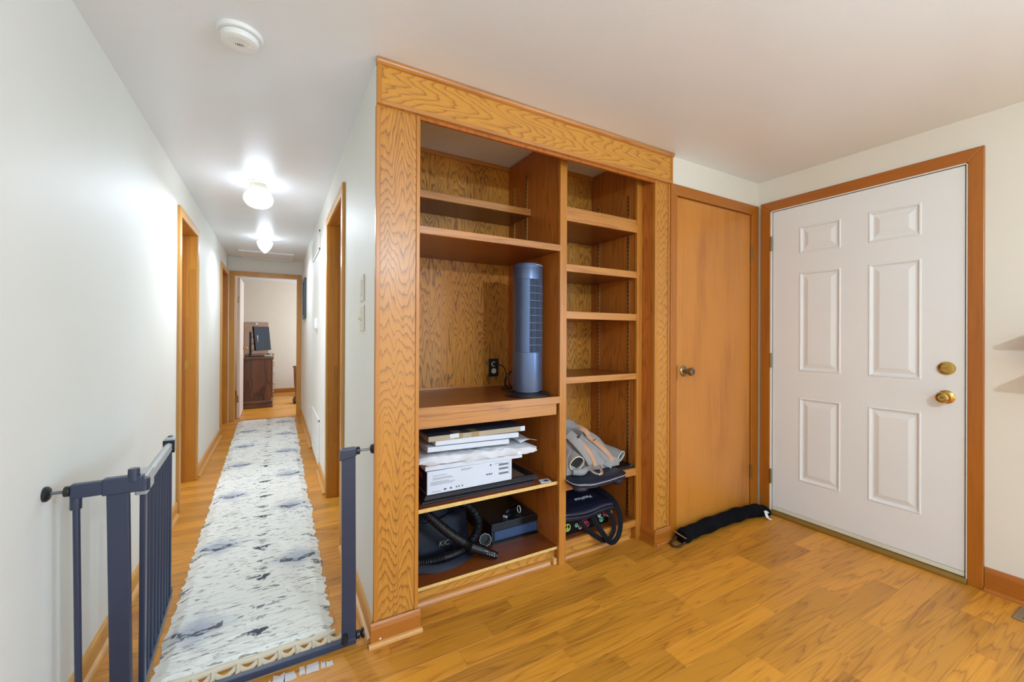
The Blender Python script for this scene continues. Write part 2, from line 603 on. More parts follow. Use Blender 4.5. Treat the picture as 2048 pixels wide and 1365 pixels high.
def base_y(name, label, x, sgn, spans, h=0.085, t=0.013, shoe=0.019, mat=None, shoegap=0.0):
    r = thing(name, label, 'baseboard', (x, spans[0][0], 0), kind='structure')
    for a, b in spans:
        M().prism([(x + sgn * u, z) for u, z in bb_profile(t, h)], 'Y', a, b).build('board', mat or HALLTRIM, r)
        q = [(0, 0), (shoe, 0), (shoe * 0.92, shoe * 0.5), (shoe * 0.6, shoe * 0.85), (0, shoe)]
        M().prism([(x + sgn * (t + u), z) for u, z in q], 'Y', a, b - shoegap).build('shoe_moulding', mat or HALLTRIM, r)
    return r

base_y('baseboard_left', 'pale wooden baseboard along the left hallway wall', XL, 1, [(-3.2, 3.555), (4.365, 6.055)], shoegap=0.05)
base_y('baseboard_hall_right', 'pale wooden baseboard along the right hallway wall', XR, -1, [(1.70, 2.535), (3.435, 4.05), (4.90, 6.95)])
base_y('baseboard_right', 'brown wooden baseboard beside the entry door', XD, -1, [(-3.2, 0.603)], h=0.112, mat=TRIMY)
r = thing('baseboard_bedroom', 'brown baseboard on the far bedroom wall', 'baseboard', (0, 9.93, 0), kind='structure')
M().prism([(9.93 - u, z) for u, z in bb_profile(0.014, 0.09)], 'X', -2.0, 2.1).build('board', TRIMX, r)

# ------------------------------------------------------------------ door casings (trim)
def casing_y(name, label, x, sgn, y0, y1, top, w=0.062, t=0.017, mats=None, depth=0.115):
    """casing of an opening in a wall that runs along Y; sgn points out of the wall into the hall"""
    r = thing(name, label, 'door frame', (x, (y0 + y1) / 2, 0), kind='structure')
    a, b = sorted((x, x + sgn * t))
    for ya, yb, flip in ((y0 - w, y0, 0), (y1, y1 + w, 1)):
        poly = [(ya, 0), (yb, 0), (yb, top if not flip else top + w), (ya, top + w if not flip else top)]
        M().prism(poly, 'X', a, b).build('casing_side', (mats or (HALLC, HALLCX))[0], r, bevel=0.003)
    M().prism([(y0, top), (y1, top), (y1 + w, top + w), (y0 - w, top + w)], 'X', a, b).build('casing_head', (mats or (HALLC, HALLCX))[1], r, bevel=0.003)
    return r

def jamb_y(r, x, sgn, y0, y1, top, depth=0.115):
    xa, xb = sorted((x, x - sgn * depth))
    J = 0.012
    for ya, yb in ((y0, y0 + J), (y1 - J, y1)):
        # finger-jointed lengths, each a board of its own
        strips = 3
        for s in range(strips):
            u0, u1 = xa + (xb - xa) * s / strips, xa + (xb - xa) * (s + 1) / strips
            z = 0.0
            while z < top - 0.01:
                z2 = min(top, z + random.uniform(0.35, 0.8))
                if top - z2 < 0.15:
                    z2 = top
                M().box(u0 + 0.0002, u1 - 0.0002, ya, yb, z, z2).build('jamb_board', JAMBW, r)
                z = z2
    M().box(xa, xb, y0, y1, top - J, top).build('jamb_head', TRIMY, r)
    xm = x - sgn * depth * 0.62
    st = M()
    st.box(xm - 0.006, xm + 0.006, y0 + J, y0 + J + 0.01, 0, top - J).box(xm - 0.006, xm + 0.006, y1 - J - 0.01, y1 - J, 0, top - J)
    st.build('door_stop', TRIMW, r)

c = casing_y('trim_1', 'honey wooden casing of the nearer left hallway doorway', XL, 1, OPL1[0], OPL1[1], DH - 0.01)
jamb_y(c, XL, 1, OPL1[0], OPL1[1], DH)
M().box(XL - 0.075, XL - 0.035, OPL1[1] - 0.0135, OPL1[1] - 0.0115, 0.93, 1.0).build('strike_plate', BRASS, c)
c = casing_y('trim_2', 'honey wooden casing of the farther left hallway doorway', XL, 1, OPL2[0], OPL2[1], DH - 0.01)
jamb_y(c, XL, 1, OPL2[0], OPL2[1], DH)
c = casing_y('trim_3', 'honey wooden casing of the right hallway doorway', XR, -1, OPR[0], OPR[1], DH - 0.01)
jamb_y(c, XR, -1, OPR[0], OPR[1], DH)
# the two side rooms whose doors stand open, and the closed far-left door
sr = M().box(XR + 0.115, 2.0, 2.40, 2.44, 0, H).box(XR + 0.115, 2.0, 4.20, 4.24, 0, H).box(2.0, 2.04, 2.40, 4.24, 0, H)
struct(sr.build('wall_side_room_right', PAINT), 'off-white walls of the room beyond the right hallway doorway', 'wall')
sr = M().box(-2.2, XL - 0.115, 2.90, 2.94, 0, H).box(-2.2, XL - 0.115, 5.0, 5.04, 0, H).box(-2.24, -2.2, 2.90, 5.04, 0, H)
struct(sr.build('wall_side_room_left', PAINT), 'off-white walls of the room beyond the nearer left hallway doorway', 'wall')
SRF = M().box(XR + 0.10, 2.0, 2.40, 4.24, -0.05, -0.001).box(-2.2, XL - 0.10, 2.90, 5.04, -0.05, -0.001)
struct(SRF.build('floor_side_rooms', FLOORW), 'honey-oak floor of the two side rooms', 'floor')
SRC = M().box(XR + 0.12, 2.0, 2.40, 4.24, H + 0.0005, H + 0.04).box(-2.2, XL - 0.12, 2.90, 5.04, H + 0.0005, H + 0.04)
struct(SRC.build('ceiling_side_rooms', CEIL), 'white ceiling of the two side rooms', 'ceiling')
for n, xx, (a, b), lab in ((5, XL - 0.112, OPL2, 'brown door recessed in the farther left hallway doorway'),):
    struct(M().box(xx, xx + 0.034, a + 0.013, b - 0.013, 0.006, DH - 0.013).build('door_%d' % n, BIRCH), lab, 'door')

# end doorway casing
r = thing('trim_4', 'honey wooden casing of the bedroom doorway at the hallway end', 'door frame', (-0.12, YE, 0), kind='structure')
w = 0.06
M().prism([(-0.503 - w, 0), (-0.503, 0), (-0.503, 2.047), (-0.503 - w, 2.047 + w)], 'Y', YE - 0.017, YE).build('casing_side', HALLC, r, bevel=0.003)
M().prism([(0.270, 0), (0.270 + w, 0), (0.270 + w, 2.047 + w), (0.270, 2.047)], 'Y', YE - 0.017, YE).build('casing_side', HALLC, r, bevel=0.003)
M().prism([(-0.503, 2.047), (0.270, 2.047), (0.270 + w, 2.047 + w), (-0.503 - w, 2.047 + w)], 'Y', YE - 0.017, YE).build('casing_head', HALLCX, r, bevel=0.003)
M().box(-0.515, -0.503, YE, YE + 0.115, 0, 2.055).build('jamb', HALLC, r)
M().box(0.270, 0.282, YE, YE + 0.115, 0, 2.055).build('jamb', HALLC, r)
M().box(-0.503, 0.270, YE, YE + 0.115, 2.047, 2.055).build('jamb_head', HALLCX, r)

# ------------------------------------------------------------------ closet door
r = thing('trim_5', 'brown wooden casing of the closet door', 'door frame', (2.5, YC, 0), kind='structure')
x0, x1, zt = 2.106, 2.880, 2.073
M().prism([(2.050, 0), (x0, 0), (x0, zt), (2.050, zt + 0.066)], 'Y', YC - 0.016, YC).build('casing_side', TRIMW, r, bevel=0.003)
M().prism([(x1, 0), (2.966, 0), (2.966, zt + 0.066), (x1, zt)], 'Y', YC - 0.016, YC).build('casing_side', TRIMW, r, bevel=0.003)
M().prism([(x0, zt), (x1, zt), (2.966, zt + 0.066), (2.050, zt + 0.066)], 'Y', YC - 0.016, YC).build('casing_head', TRIMX, r, bevel=0.003)
M().box(x0, x0 + 0.006, YC, YC + 0.1, 0, zt).box(x1 - 0.006, x1, YC, YC + 0.1, 0, zt).box(x0, x1, YC, YC + 0.1, zt - 0.004, zt).build('jamb', TRIMW, r)
d = thing('door_1', 'plain flush reddish-brown wooden closet door with a nickel knob', 'door', (2.49, YC, 0.008), kind='structure')
M().box(x0 + 0.009, x1 - 0.009, YC - 0.008, YC + 0.028, 0.008, zt - 0.008).build('slab', BIRCH, d, bevel=0.002)
kn = M().lathe([(0.0, 0), (0.033, 0), (0.033, 0.003), (0.028, 0.008), (0.013, 0.012), (0.011, 0.03), (0.017, 0.034), (0.024, 0.045), (0.026, 0.058), (0.022, 0.066), (0.014, 0.067), (0.012, 0.062), (0.0, 0.062)], (2.176, YC - 0.008, 1.005), '-Y', 28)
kn.build('knob', NICKEL, d, smooth=40)
M().box(2.110, 2.117, YC - 0.0095, YC - 0.0075, 0.955, 1.045).build('latch_edge', BLACKP, d)
for zc in (1.80, 0.28):
    hg = M().cyl((2.879, YC - 0.014, zc - 0.047), (2.879, YC - 0.014, zc + 0.047), 0.0065, n=10)
    hg.box(2.868, 2.890, YC - 0.0175, YC - 0.0155 + 0.006, zc - 0.045, zc + 0.045)
    hg.build('hinge', BRASS_OLD, d)

# ------------------------------------------------------------------ entry door
r = thing('trim_6', 'brown wooden casing around the white entry door', 'door frame', (XD, 1.13, 0), kind='structure')
y0, y1, zt = 0.660, 1.603, 2.088
M().prism([(0.605, 0), (y0, 0), (y0, zt), (0.605, zt + 0.064)], 'X', XD - 0.017, XD).build('casing_side', TRIMW, r, bevel=0.003)
M().prism([(y1, 0), (1.667, 0), (1.667, zt + 0.064), (y1, zt)], 'X', XD - 0.017, XD).build('casing_side', TRIMW, r, bevel=0.003)
M().prism([(y0, zt), (y1, zt), (1.667, zt + 0.064), (0.605, zt + 0.064)], 'X', XD - 0.017, XD).build('casing_head', TRIMY, r, bevel=0.003)
jm = M().box(XD - 0.012, XD + 0.1, y0, y0 + 0.006, 0.02, zt).box(XD - 0.012, XD + 0.1, y1 - 0.006, y1, 0.02, zt).box(XD - 0.012, XD + 0.1, y0, y1, zt - 0.005, zt)
jm.build('jamb', PAINT, r)
gk = M().box(XD + 0.004, XD + 0.02, y0 + 0.006, y0 + 0.013, 0.05, zt - 0.005).box(XD + 0.004, XD + 0.02, y0 + 0.006, y1 - 0.006, zt - 0.011, zt - 0.005)
gk.build('weatherstrip', BLACKP, r)
M().prism([(XD - 0.035, 0.0), (XD - 0.035, 0.012), (XD - 0.02, 0.024), (XD + 0.10, 0.030), (XD + 0.10, 0)], 'Y', y0, y1).build('threshold', pmat('worn_brass_threshold', (156, 124, 58), 0.4, 0.6), r)
M().box(XD - 0.004, XD + 0.03, y0 + 0.012, y1 - 0.012, 0.028, 0.050).build('sweep', CREAMP, r)
d = thing('door_2', 'white six-panel entry door with brass knob and deadbolt', 'door', (XD, 1.13, 0.05), kind='structure')
ys = [0.672, 0.832, 1.061, 1.195, 1.425, 1.590]
zs = [0.052, 0.274, 0.821, 0.994, 1.641, 1.765, 1.941, 2.079]
XF = XD - 0.001
sl = M()
holes = []
for i in range(5):
    for j in range(7):
        if i in (1, 3) and j in (1, 3, 5):
            holes.append((ys[i], ys[i + 1], zs[j], zs[j + 1]))
            continue
        sl.add([(XF, ys[i], zs[j]), (XF, ys[i + 1], zs[j]), (XF, ys[i + 1], zs[j + 1]), (XF, ys[i], zs[j + 1])], [(0, 3, 2, 1)])
A, B, C, D_ = ys[0], ys[-1], zs[0], zs[-1]
sl.add([(XF, A, C), (XF, B, C), (XF, B, D_), (XF, A, D_), (XF + 0.045, A, C), (XF + 0.045, B, C), (XF + 0.045, B, D_), (XF + 0.045, A, D_)],
       [(0, 1, 5, 4), (1, 2, 6, 5), (2, 3, 7, 6), (3, 0, 4, 7), (4, 5, 6, 7)])
sl.build('slab', DOORW, d, fix=False)
for (a, b, c0, c1) in holes:
    prof = [(0, 0), (0.004, -0.0035), (0.009, -0.0035), (0.013, 0.004), (0.020, 0.0075), (0.026, 0.0075), (0.050, -0.0005), (0.053, -0.001)]
    R = [[(XF + dp, a + s, c0 + s), (XF + dp, b - s, c0 + s), (XF + dp, b - s, c1 - s), (XF + dp, a + s, c1 - s)] for s, dp in prof]
    pm = M().rings(R, caps=False)
    k = len(pm.v)
    pm.f.append((k - 4, k - 3, k - 2, k - 1))
    pm.build('panel', DOORW, d)
kb = M().lathe([(0, 0), (0.034, 0), (0.034, 0.004), (0.028, 0.009), (0.014, 0.012), (0.012, 0.030), (0.020, 0.036), (0.028, 0.048), (0.029, 0.058), (0.024, 0.066), (0.016, 0.068), (0.015, 0.065), (0.0, 0.065)], (XF, 0.737, 0.915), '-X', 30)
ko = kb.build('knob', BRASS, d, smooth=40)
M().box(XF - 0.069, XF - 0.066, 0.731, 0.743, 0.911, 0.919).build('turn_button', BRASS_OLD, ko)
db = M().lathe([(0, 0), (0.034, 0), (0.034, 0.006), (0.031, 0.012), (0.022, 0.013), (0.021, 0.010), (0, 0.010)], (XF, 0.736, 1.062), '-X', 30)
do = db.build('deadbolt', BRASS, d, smooth=40)
M().box(XF - 0.026, XF - 0.010, 0.719, 0.753, 1.058, 1.066).build('thumb_turn', BRASS, do, bevel=0.002)
for zc in (1.861, 1.056, 0.258):
    hg = M().cyl((XD - 0.015, 1.597, zc - 0.05), (XD - 0.015, 1.597, zc + 0.05), 0.007, n=10)
    hg.build('hinge', BRASS_OLD, d)

# bedroom door, swung open into the bedroom along its left side
d = thing('door_3', 'cream flush bedroom door standing open at the hallway end', 'door', (-0.485, 7.085, 0), kind='structure')
BEDDOOR = pmat('cream_door_paint', (222, 200, 182), 0.45)
M().box(-0.485, -0.450, 7.095, 7.86, 0.012, 2.035).build('slab', BEDDOOR, d, bevel=0.002)
kb = M().lathe([(0, 0), (0.03, 0), (0.03, 0.005), (0.011, 0.01), (0.011, 0.03), (0.026, 0.042), (0.026, 0.058), (0.0, 0.066)], (-0.450, 7.795, 1.0), 'X', 20)
kb.build('knob', BRASS, d, smooth=40)
for zc in (1.72, 0.29):
    M().box(-0.484, -0.462, 7.086, 7.097, zc - 0.05, zc + 0.05).build('hinge', BRASS_OLD, d)

# ------------------------------------------------------------------ built-in bookcase
BC = thing('bookcase', 'built-in oak bookcase with two open bays under a wide oak fascia', 'bookcase', (1.2, 1.78, 0))
# left pier
M().box(0.356, 0.503, 1.688, 1.705, 0.085, 2.133).build('pier_panel', OAK_V, BC)
M().box(0.340, 0.357, 1.684, 1.705, 0.085, 2.133).build('edge_strip', OAK_ST, BC, bevel=0.002)
M().box(0.502, 0.518, 1.683, 1.705, 0.085, 2.133).build('edge_strip', OAK_ST, BC, bevel=0.002)
M().box(0.500, 0.517, 1.705, 2.352, 0, 2.30).build('side_panel', OAK_SIDE, BC)
PALESHOE = pmat('pale_shoe_wood', (206, 150, 84), 0.5, var=0.08, vscale=60)
def pier_base(x0, x1, yf, yb, retx=None):
    h, t = 0.086, 0.015
    prof = [(0, 0), (t, 0), (t, h * 0.75), (t * 0.75, h * 0.92), (t * 0.35, h), (0, h)]
    sh = [(0, 0), (0.013, 0), (0.0125, 0.008), (0.009, 0.014), (0.002, 0.016), (0, 0.016)]
    b = M().prism([(yf - u, z) for u, z in prof], 'X', x0, x1)
    b.build('baseboard', TRIMX, BC)
    q = M().prism([(yf - t - u, z) for u, z in sh], 'X', x0 - 0.008, x1 + 0.006)
    q.build('shoe_moulding', PALESHOE if retx is None else TRIMX, BC)
pier_base(0.326, 0.524, 1.684, 1.70)
nail = M().lathe([(0, 0), (0.004, 0), (0.003, 0.002), (0, 0.0025)], (0.362, 1.669, 0.024), '-Y', 10)
nail.build('nail_head', WHITE, BC)
# right pier
M().box(1.940, 2.036, 1.690, 1.705, 0.085, 2.133).build('pier_panel', OAK_V, BC)
M().box(1.922, 1.941, 1.685, 1.705, 0.085, 2.133).build('edge_strip', OAK_ST, BC, bevel=0.002)
M().box(2.035, 2.050, 1.684, 1.705, 0.085, 2.133).build('edge_strip', OAK_ST, BC, bevel=0.002)
M().box(1.922, 1.935, 1.705, 1.80, 0, 2.30).build('return_panel', OAK_SIDE, BC)
pier_base(1.922, 2.050, 1.685, 1.70, 1)
M().prism([(1.922 - u, z) for u, z in [(0, 0), (0.013, 0), (0.013, 0.066), (0.008, 0.082), (0, 0.086)]], 'Y', 1.670, 1.779).build('baseboard', TRIMY, BC)
M().box(1.900, 1.909, 1.662, 1.779, 0, 0.016).build('shoe_moulding', TRIMY, BC)
# fascia and crown
M().box(0.340, 2.055, 1.674, 1.690, 2.133, 2.309).build('fascia_board', OAK_H, BC, bevel=0.001)
M().box(0.340, 0.356, 1.669, 1.675, 2.133, 2.309).build('edge_strip', OAK_ST, BC, bevel=0.001)
M().box(2.040, 2.055, 1.669, 1.675, 2.133, 2.309).build('edge_strip', OAK_ST, BC, bevel=0.001)
M().box(0.356, 2.040, 1.670, 1.675, 2.133, 2.150).build('edge_strip', OAK_S, BC, bevel=0.001)
cr = [(1.690, 2.309), (1.660, 2.309), (1.658, 2.302), (1.660, 2.295), (1.666, 2.288), (1.674, 2.285), (1.690, 2.285)]
M().prism(cr, 'X', 0.338, 2.059).build('crown_moulding', OAK_S, BC, smooth=40)
M().box(0.517, 1.93, 1.690, 1.705, 2.12, 2.309).build('fascia_backing', OAK_SIDE, BC)
# divider, stiles, backs
M().box(1.314, 1.352, 1.798, 2.353, 0, 2.305).build('divider', OAK_SIDE, BC)
M().box(1.309, 1.353, 1.780, 1.798, 0, 2.305).build('stile', OAK_ST, BC, bevel=0.001)
M().box(1.877, 1.920, 1.780, 1.798, 0, 2.305).build('stile', OAK_ST, BC, bevel=0.001)
M().box(1.883, 1.900, 1.798, 2.205, 0, 2.305).build('side_panel', OAK_SIDE, BC)
M().box(0.517, 1.314, 2.353, 2.362, 0.0, 2.31).build('back_panel', OAK_BACK, BC)
M().box(1.352, 1.883, 2.203, 2.212, 0.0, 2.31).build('back_panel', OAK_BACK, BC)
M().box(0.517, 1.314, 2.341, 2.353, 2.285, 2.31).build('top_cleat', OAK_S, BC)
M().box(1.352, 1.883, 2.191, 2.203, 2.285, 2.31).build('top_cleat', OAK_S, BC)
M().box(0.517, 1.314, 2.345, 2.353, 0.897, 0.910).build('counter_cleat', OAK_S, BC)
# left bay shelves: a board with an edge strip
def shelf(x0, x1, yf, yb, z0, z1, edge=OAK_S, top=SHELFTOP, es=0.018):
    s = M().box(x0, x1, yf + es, yb, z0 + 0.001, z1 - 0.0005).build('shelf', top, BC)
    M().box(x0, x1, yf, yf + es, z0, z1).build('front_edge', edge, s, bevel=0.0015)
    return s
shelf(0.517, 1.314, 2.081, 2.353, 1.932, 1.971)
shelf(0.517, 1.313, 1.781, 2.353, 1.669, 1.703)
shelf(0.517, 1.314, 1.779, 2.353, 0.860, 0.897)
M().box(0.517, 1.291, 1.784, 1.80, 0.802, 0.8595).build('apron', OAK_S, BC, bevel=0.001)
shelf(0.517, 1.314, 1.800, 2.353, 0.423, 0.441, edge=RAWEDGE, es=0.003)
shelf(0.517, 1.314, 1.800, 2.353, 0.078, 0.093, edge=RAWEDGE, es=0.003)
M().box(0.517, 1.314, 1.828, 1.845, 0, 0.078).build('toe_board', OAK_H, BC)
def qround(x0, x1, yf, r=0.018):
    q = [(0, 0)] + [(r * math.cos(a), r * math.sin(a)) for a in [i * math.pi / 12 for i in range(7)]]
    M().prism([(yf - u, z) for u, z in q], 'X', x0, x1).build('shoe_moulding', pmat('bleached_shoe', (206, 160, 118), 0.3) if False else OAK_S, BC, smooth=50)
qround(0.517, 1.272, 1.828, 0.026)
M().box(1.290, 1.3085, 1.800, 1.828, 0, 0.03).build('corner_block', RAWEDGE, BC)
# right bay
shelf(1.353, 1.877, 1.786, 2.203, 1.878, 1.916)
shelf(1.353, 1.880, 1.780, 2.203, 1.838, 1.8775)
for z0, z1 in ((1.566, 1.606), (1.311, 1.351), (0.961, 0.996), (0.386, 0.428), (0.079, 0.116)):
    shelf(1.353, 1.876, 1.782, 2.203, z0, z1)
M().box(1.353, 1.883, 1.828, 1.845, 0, 0.079).build('toe_board', OAK_H, BC)
qround(1.353, 1.85, 1.828, 0.022)
# pierced metal shelf standards
def standard(x, y, z0, z1, sgn):
    t = M().box(x, x + sgn * 0.004, y - 0.008, y + 0.008, z0, z1)
    o = t.build('shelf_standard', TRACK, BC)
    s = M()
    z = z0 + 0.02
    while z < z1 - 0.015:
        s.box(x + sgn * 0.0035, x + sgn * 0.0045, y - 0.003, y + 0.003, z, z + 0.012)
        z += 0.025
    q = s.build('slots', BLACKP, o)
    q['kind'] = 'stuff'
standard(1.314, 2.279, 1.705, 2.16, -1)
standard(1.314, 2.129, 1.705, 2.20, -1)
for yy in (2.122, 1.855):
    standard(1.883, yy, 0.117, 2.083, -1)
# shelf pin holes on the divider
for zc in (1.63, 1.53, 1.48, 1.40, 0.75, 0.70, 0.28, 0.26):
    M().cyl((1.3145, 1.825, zc), (1.3125, 1.825, zc), 0.0025, n=8).build('shelf_pin', STEEL, BC)

# ------------------------------------------------------------------ tower fan
FX, FY, FZ = 1.187, 1.911, 0.897
fan = thing('tower_fan', 'dark grey cylindrical tower fan on a round base on the bookcase counter', 'fan', (FX, FY, FZ))
FANM = pmat('fan_grey_plastic', (94, 110, 140), 0.34, 0.6)
FANR = pmat('fan_rib_grey', (140, 150, 168), 0.4, 0.3)
FAND = pmat('fan_dark_grille', (22, 26, 40), 0.4, 0.2)
M().lathe([(0, 0), (0.124, 0), (0.1245, 0.005), (0.121, 0.011), (0.100, 0.018), (0.070, 0.021), (0.0, 0.022)], (FX, FY, FZ + 0.001), 'Z', 56).build('base', BLACKP, fan, smooth=35)
M().lathe([(0, 0.020), (0.066, 0.020), (0.064, 0.028), (0.0, 0.028)], (FX, FY, FZ), 'Z', 40).build('collar', GATEG, fan, smooth=35)
body = M().lathe([(0, 0.028), (0.080, 0.028), (0.081, 0.032), (0.081, 0.232), (0.079, 0.234)], (FX, FY, FZ), 'Z', 56)
body.build('lower_body', FANM, fan, smooth=35)
M().lathe([(0.072, 0.233), (0.0725, 0.64)], (FX, FY, FZ), 'Z', 48).build('core', FAND, fan, smooth=35)
M().lathe([(0.079, 0.62), (0.081, 0.622), (0.081, 0.685), (0.0805, 0.686), (0.0805, 0.689), (0.081, 0.690), (0.078, 0.704), (0.070, 0.709), (0, 0.710)], (FX, FY, FZ), 'Z', 56).build('upper_body', FANM, fan, smooth=35)
# rear half: shell with fine horizontal slots ; front: vertical bars with horizontal ribs
face = math.atan2(-1.0, 0.55)  # grille looks out of the bay, towards the right of the viewer
def arc_pts(r, a0, a1, z, n):
    return [(FX + r * math.cos(a0 + (a1 - a0) * i / n), FY + r * math.sin(a0 + (a1 - a0) * i / n), FZ + z) for i in range(n + 1)]
half = math.radians(52)
sh = M()
for i in range(30):
    a0 = face + half + (2 * math.pi - 2 * half) * i / 30
    a1 = face + half + (2 * math.pi - 2 * half) * (i + 1) / 30
    sh.add([(FX + 0.079 * math.cos(a), FY + 0.079 * math.sin(a), FZ + z) for z in (0.233, 0.622) for a in (a0, a1)], [(0, 1, 3, 2)])
sh.build('rear_shell', FANM, fan, smooth=50)
rb = M()
for i in range(46):
    z = 0.245 + i * 0.0082
    rb.tube(arc_pts(0.0805, face + half, face + half + math.radians(80), z, 8), 0.0017, 4)
    rb.tube(arc_pts(0.0805, face - half - math.radians(60), face - half, z, 8), 0.0017, 4)
o = rb.build('rear_louvres', FANM, fan)
o['kind'] = 'stuff'
vb = M()
for i in range(15):
    a = face - half + 2 * half * (i + 0.5) / 15
    vb.cyl((FX + 0.079 * math.cos(a), FY + 0.079 * math.sin(a), FZ + 0.232), (FX + 0.079 * math.cos(a), FY + 0.079 * math.sin(a), FZ + 0.624), 0.0020, n=5)
o = vb.build('grille_bars', FANM, fan)
o['kind'] = 'stuff'
for i in range(9):
    z = 0.272 + i * 0.0392
    M().tube(arc_pts(0.0808, face - half, face + half, z, 18), 0.0015, 5).build('grille_rib', FANR, fan)
M().tube(arc_pts(0.0795, face - 0.5, face + 0.5, 0.697, 12), 0.0022, 6).build('handle_highlight_strip', GATEG, fan)

# outlet and fan cord
ot = thing('wall_outlet', 'black outlet plate with two white receptacles on the bookcase back', 'outlet', (1.207, 2.353, 1.014))
M().box(1.172, 1.242, 2.348, 2.353, 0.957, 1.071).build('plate', BLACKP, ot, bevel=0.002)
for zc in (1.036, 0.993):
    q = M().lathe([(0, 0), (0.017, 0), (0.0165, 0.003), (0, 0.003)], (1.207, 2.348, zc), '-Y', 20)
    oo = q.build('receptacle', CREAMP, ot, smooth=40)
    for dx in (-0.006, 0.006):
        M().box(1.207 + dx - 0.001, 1.207 + dx + 0.001, 2.3445, 2.346, zc, zc + 0.008).build('slot', BLACKP, oo)
cord = thing('fan_cord', 'coiled black fan cord with a white warning tag beside the outlet', 'cord', (1.22, 2.2, 0.9))
M().box(1.195, 1.222, 2.318, 2.345, 1.026, 1.048).build('plug', BLACKP, cord, bevel=0.004)
P1 = catmull([(1.222, 2.33, 1.037), (1.252, 2.30, 1.02), (1.262, 2.28, 0.96), (1.225, 2.24, 0.905), (1.18, 2.19, 0.903), (1.20, 2.13, 0.903)], 40)
M().tube(P1, 0.0035, 6).build('lead', BLACKP, cord, smooth=60)
P2 = []
for i in range(70):
    a = i / 69 * 2 * math.pi * 2.0
    P2.append((1.225 + 0.045 * math.cos(a) + 0.012 * math.sin(0.5 * a), 2.13 + 0.02 * math.cos(a * 0.5) , 0.957 + 0.052 * math.sin(a)))
M().tube(P2, 0.0035, 6).build('coil', BLACKP, cord, smooth=60)
M().box(1.205, 1.246, 2.105, 2.107, 0.938, 0.962).build('warning_tag', WHITE, cord)

# ------------------------------------------------------------------ stack on the middle left shelf
SZ = 0.441
def flatbox(name, label, cat, x0, x1, y0, y1, z0, z1, mat, tilt=0.0, yaw=0.0, bevel=0.002):
    cxx, cyy = (x0 + x1) / 2, (y0 + y1) / 2
    r = thing(name, label, cat, (cxx, cyy, z0))
    o = M().box(x0, x1, y0, y1, z0, z1).build('box', mat, r, bevel=bevel)
    r.rotation_euler = (0, tilt, yaw)
    return r
CARD = pmat('brown_carton_edge', (176, 160, 134), 0.7, var=0.05)
CARDTOP = pmat('dark_carton_top', (62, 64, 74), 0.6, var=0.1)
WBOX = pmat('white_carton', (214, 218, 226), 0.55, var=0.02, vscale=12)
WPAPER = pmat('white_wrapping_paper', (218, 217, 220), 0.6, bump=0.5, bscale=25, var=0.03)
FRAMEB = pmat('black_frame_lacquer', (24, 26, 34), 0.22)
def frame(name, label, x0, x1, y0, y1, z0, z1, yaw):
    r = thing(name, label, 'picture frame', ((x0 + x1) / 2, (y0 + y1) / 2, z0))
    w = 0.045
    prof = [(0, 0), (0, 0.006), (0.004, 0.012), (0.012, z1 - z0), (0.022, z1 - z0), (0.034, 0.010), (w, 0.008), (w, 0)]
    R = []
    for s, h in prof:
        R.append([(x0 + s, y0 + s, z0 + h), (x1 - s, y0 + s, z0 + h), (x1 - s, y1 - s, z0 + h), (x0 + s, y1 - s, z0 + h)])
    M().rings(R, closed=True).build('moulding', FRAMEB, r, smooth=30)
    M().box(x0 + w * 0.8, x1 - w * 0.8, y0 + w * 0.8, y1 - w * 0.8, z0 + 0.001, z0 + 0.006).build('backing', pmat(name + '_backing', (112, 92, 76), 0.5), r)
    r.rotation_euler = (0, 0, yaw)
    return r
frame('picture_frame', 'black picture frame lying lowest in the stack on the shelf', 0.580, 1.195, 1.845, 2.25, SZ, SZ + 0.020, 0.012)
frame('picture_frame', 'black picture frame lying under the large white carton', 0.590, 1.212, 1.835, 2.24, SZ + 0.0205, SZ + 0.042, 0.004)
Z0 = SZ + 0.043
big = flatbox('carton', 'large white printed carton with a navy end in the stack', 'box', 0.604, 1.050, 1.836, 2.15, Z0, Z0 + 0.107, WBOX)
NAVY = pmat('navy_print', (26, 28, 66), 0.5)
GREYP = pmat('grey_print', (150, 154, 164), 0.6)
DKP = pmat('dark_print', (70, 74, 92), 0.6)
REDP = pmat('red_print', (176, 70, 70), 0.6)
M().box(0.6032, 0.6040, 1.840, 2.146, Z0 + 0.004, Z0 + 0.103).build('navy_end_panel', NAVY, big)
M().box(0.6024, 0.6033, 1.90, 1.98, Z0 + 0.060, Z0 + 0.066).box(0.6024, 0.6033, 1.90, 1.98, Z0 + 0.072, Z0 + 0.076).box(0.6024, 0.6033, 1.90, 1.96, Z0 + 0.080, Z0 + 0.084).build('red_print_bars', REDP, big)
pr = M()
for i, (a, b, z) in enumerate([(0.63, 0.70, 0.083), (0.63, 0.72, 0.072), (0.63, 0.73, 0.066), (0.62, 0.71, 0.054), (0.62, 0.74, 0.048), (0.62, 0.73, 0.042), (0.77, 0.83, 0.094), (0.77, 0.82, 0.089), (0.625, 0.67, 0.010), (0.95, 1.0, 0.092)]):
    pr.box(a, b, 1.8352, 1.8361, Z0 + z, Z0 + z + 0.0025)
pr.build('fine_print', GREYP, big)['kind'] = 'stuff'
dk = M()
for i in range(26):
    x = 0.975 + i * 0.0021
    wv = 0.0012 if i % 3 else 0.0006
    for z in (0.080, 0.060, 0.036):
        dk.box(x, x + wv, 1.8352, 1.8361, Z0 + z, Z0 + z + 0.010)
for x, z, s in [(0.925, 0.088, 0.008), (0.685, 0.012, 0.012), (0.715, 0.012, 0.010), (0.745, 0.013, 0.006), (0.758, 0.013, 0.006), (0.775, 0.013, 0.006), (0.905, 0.044, 0.008), (0.918, 0.044, 0.010), (0.932, 0.044, 0.006)]:
    dk.box(x, x + s, 1.8352, 1.8361, Z0 + z, Z0 + z + 0.007)
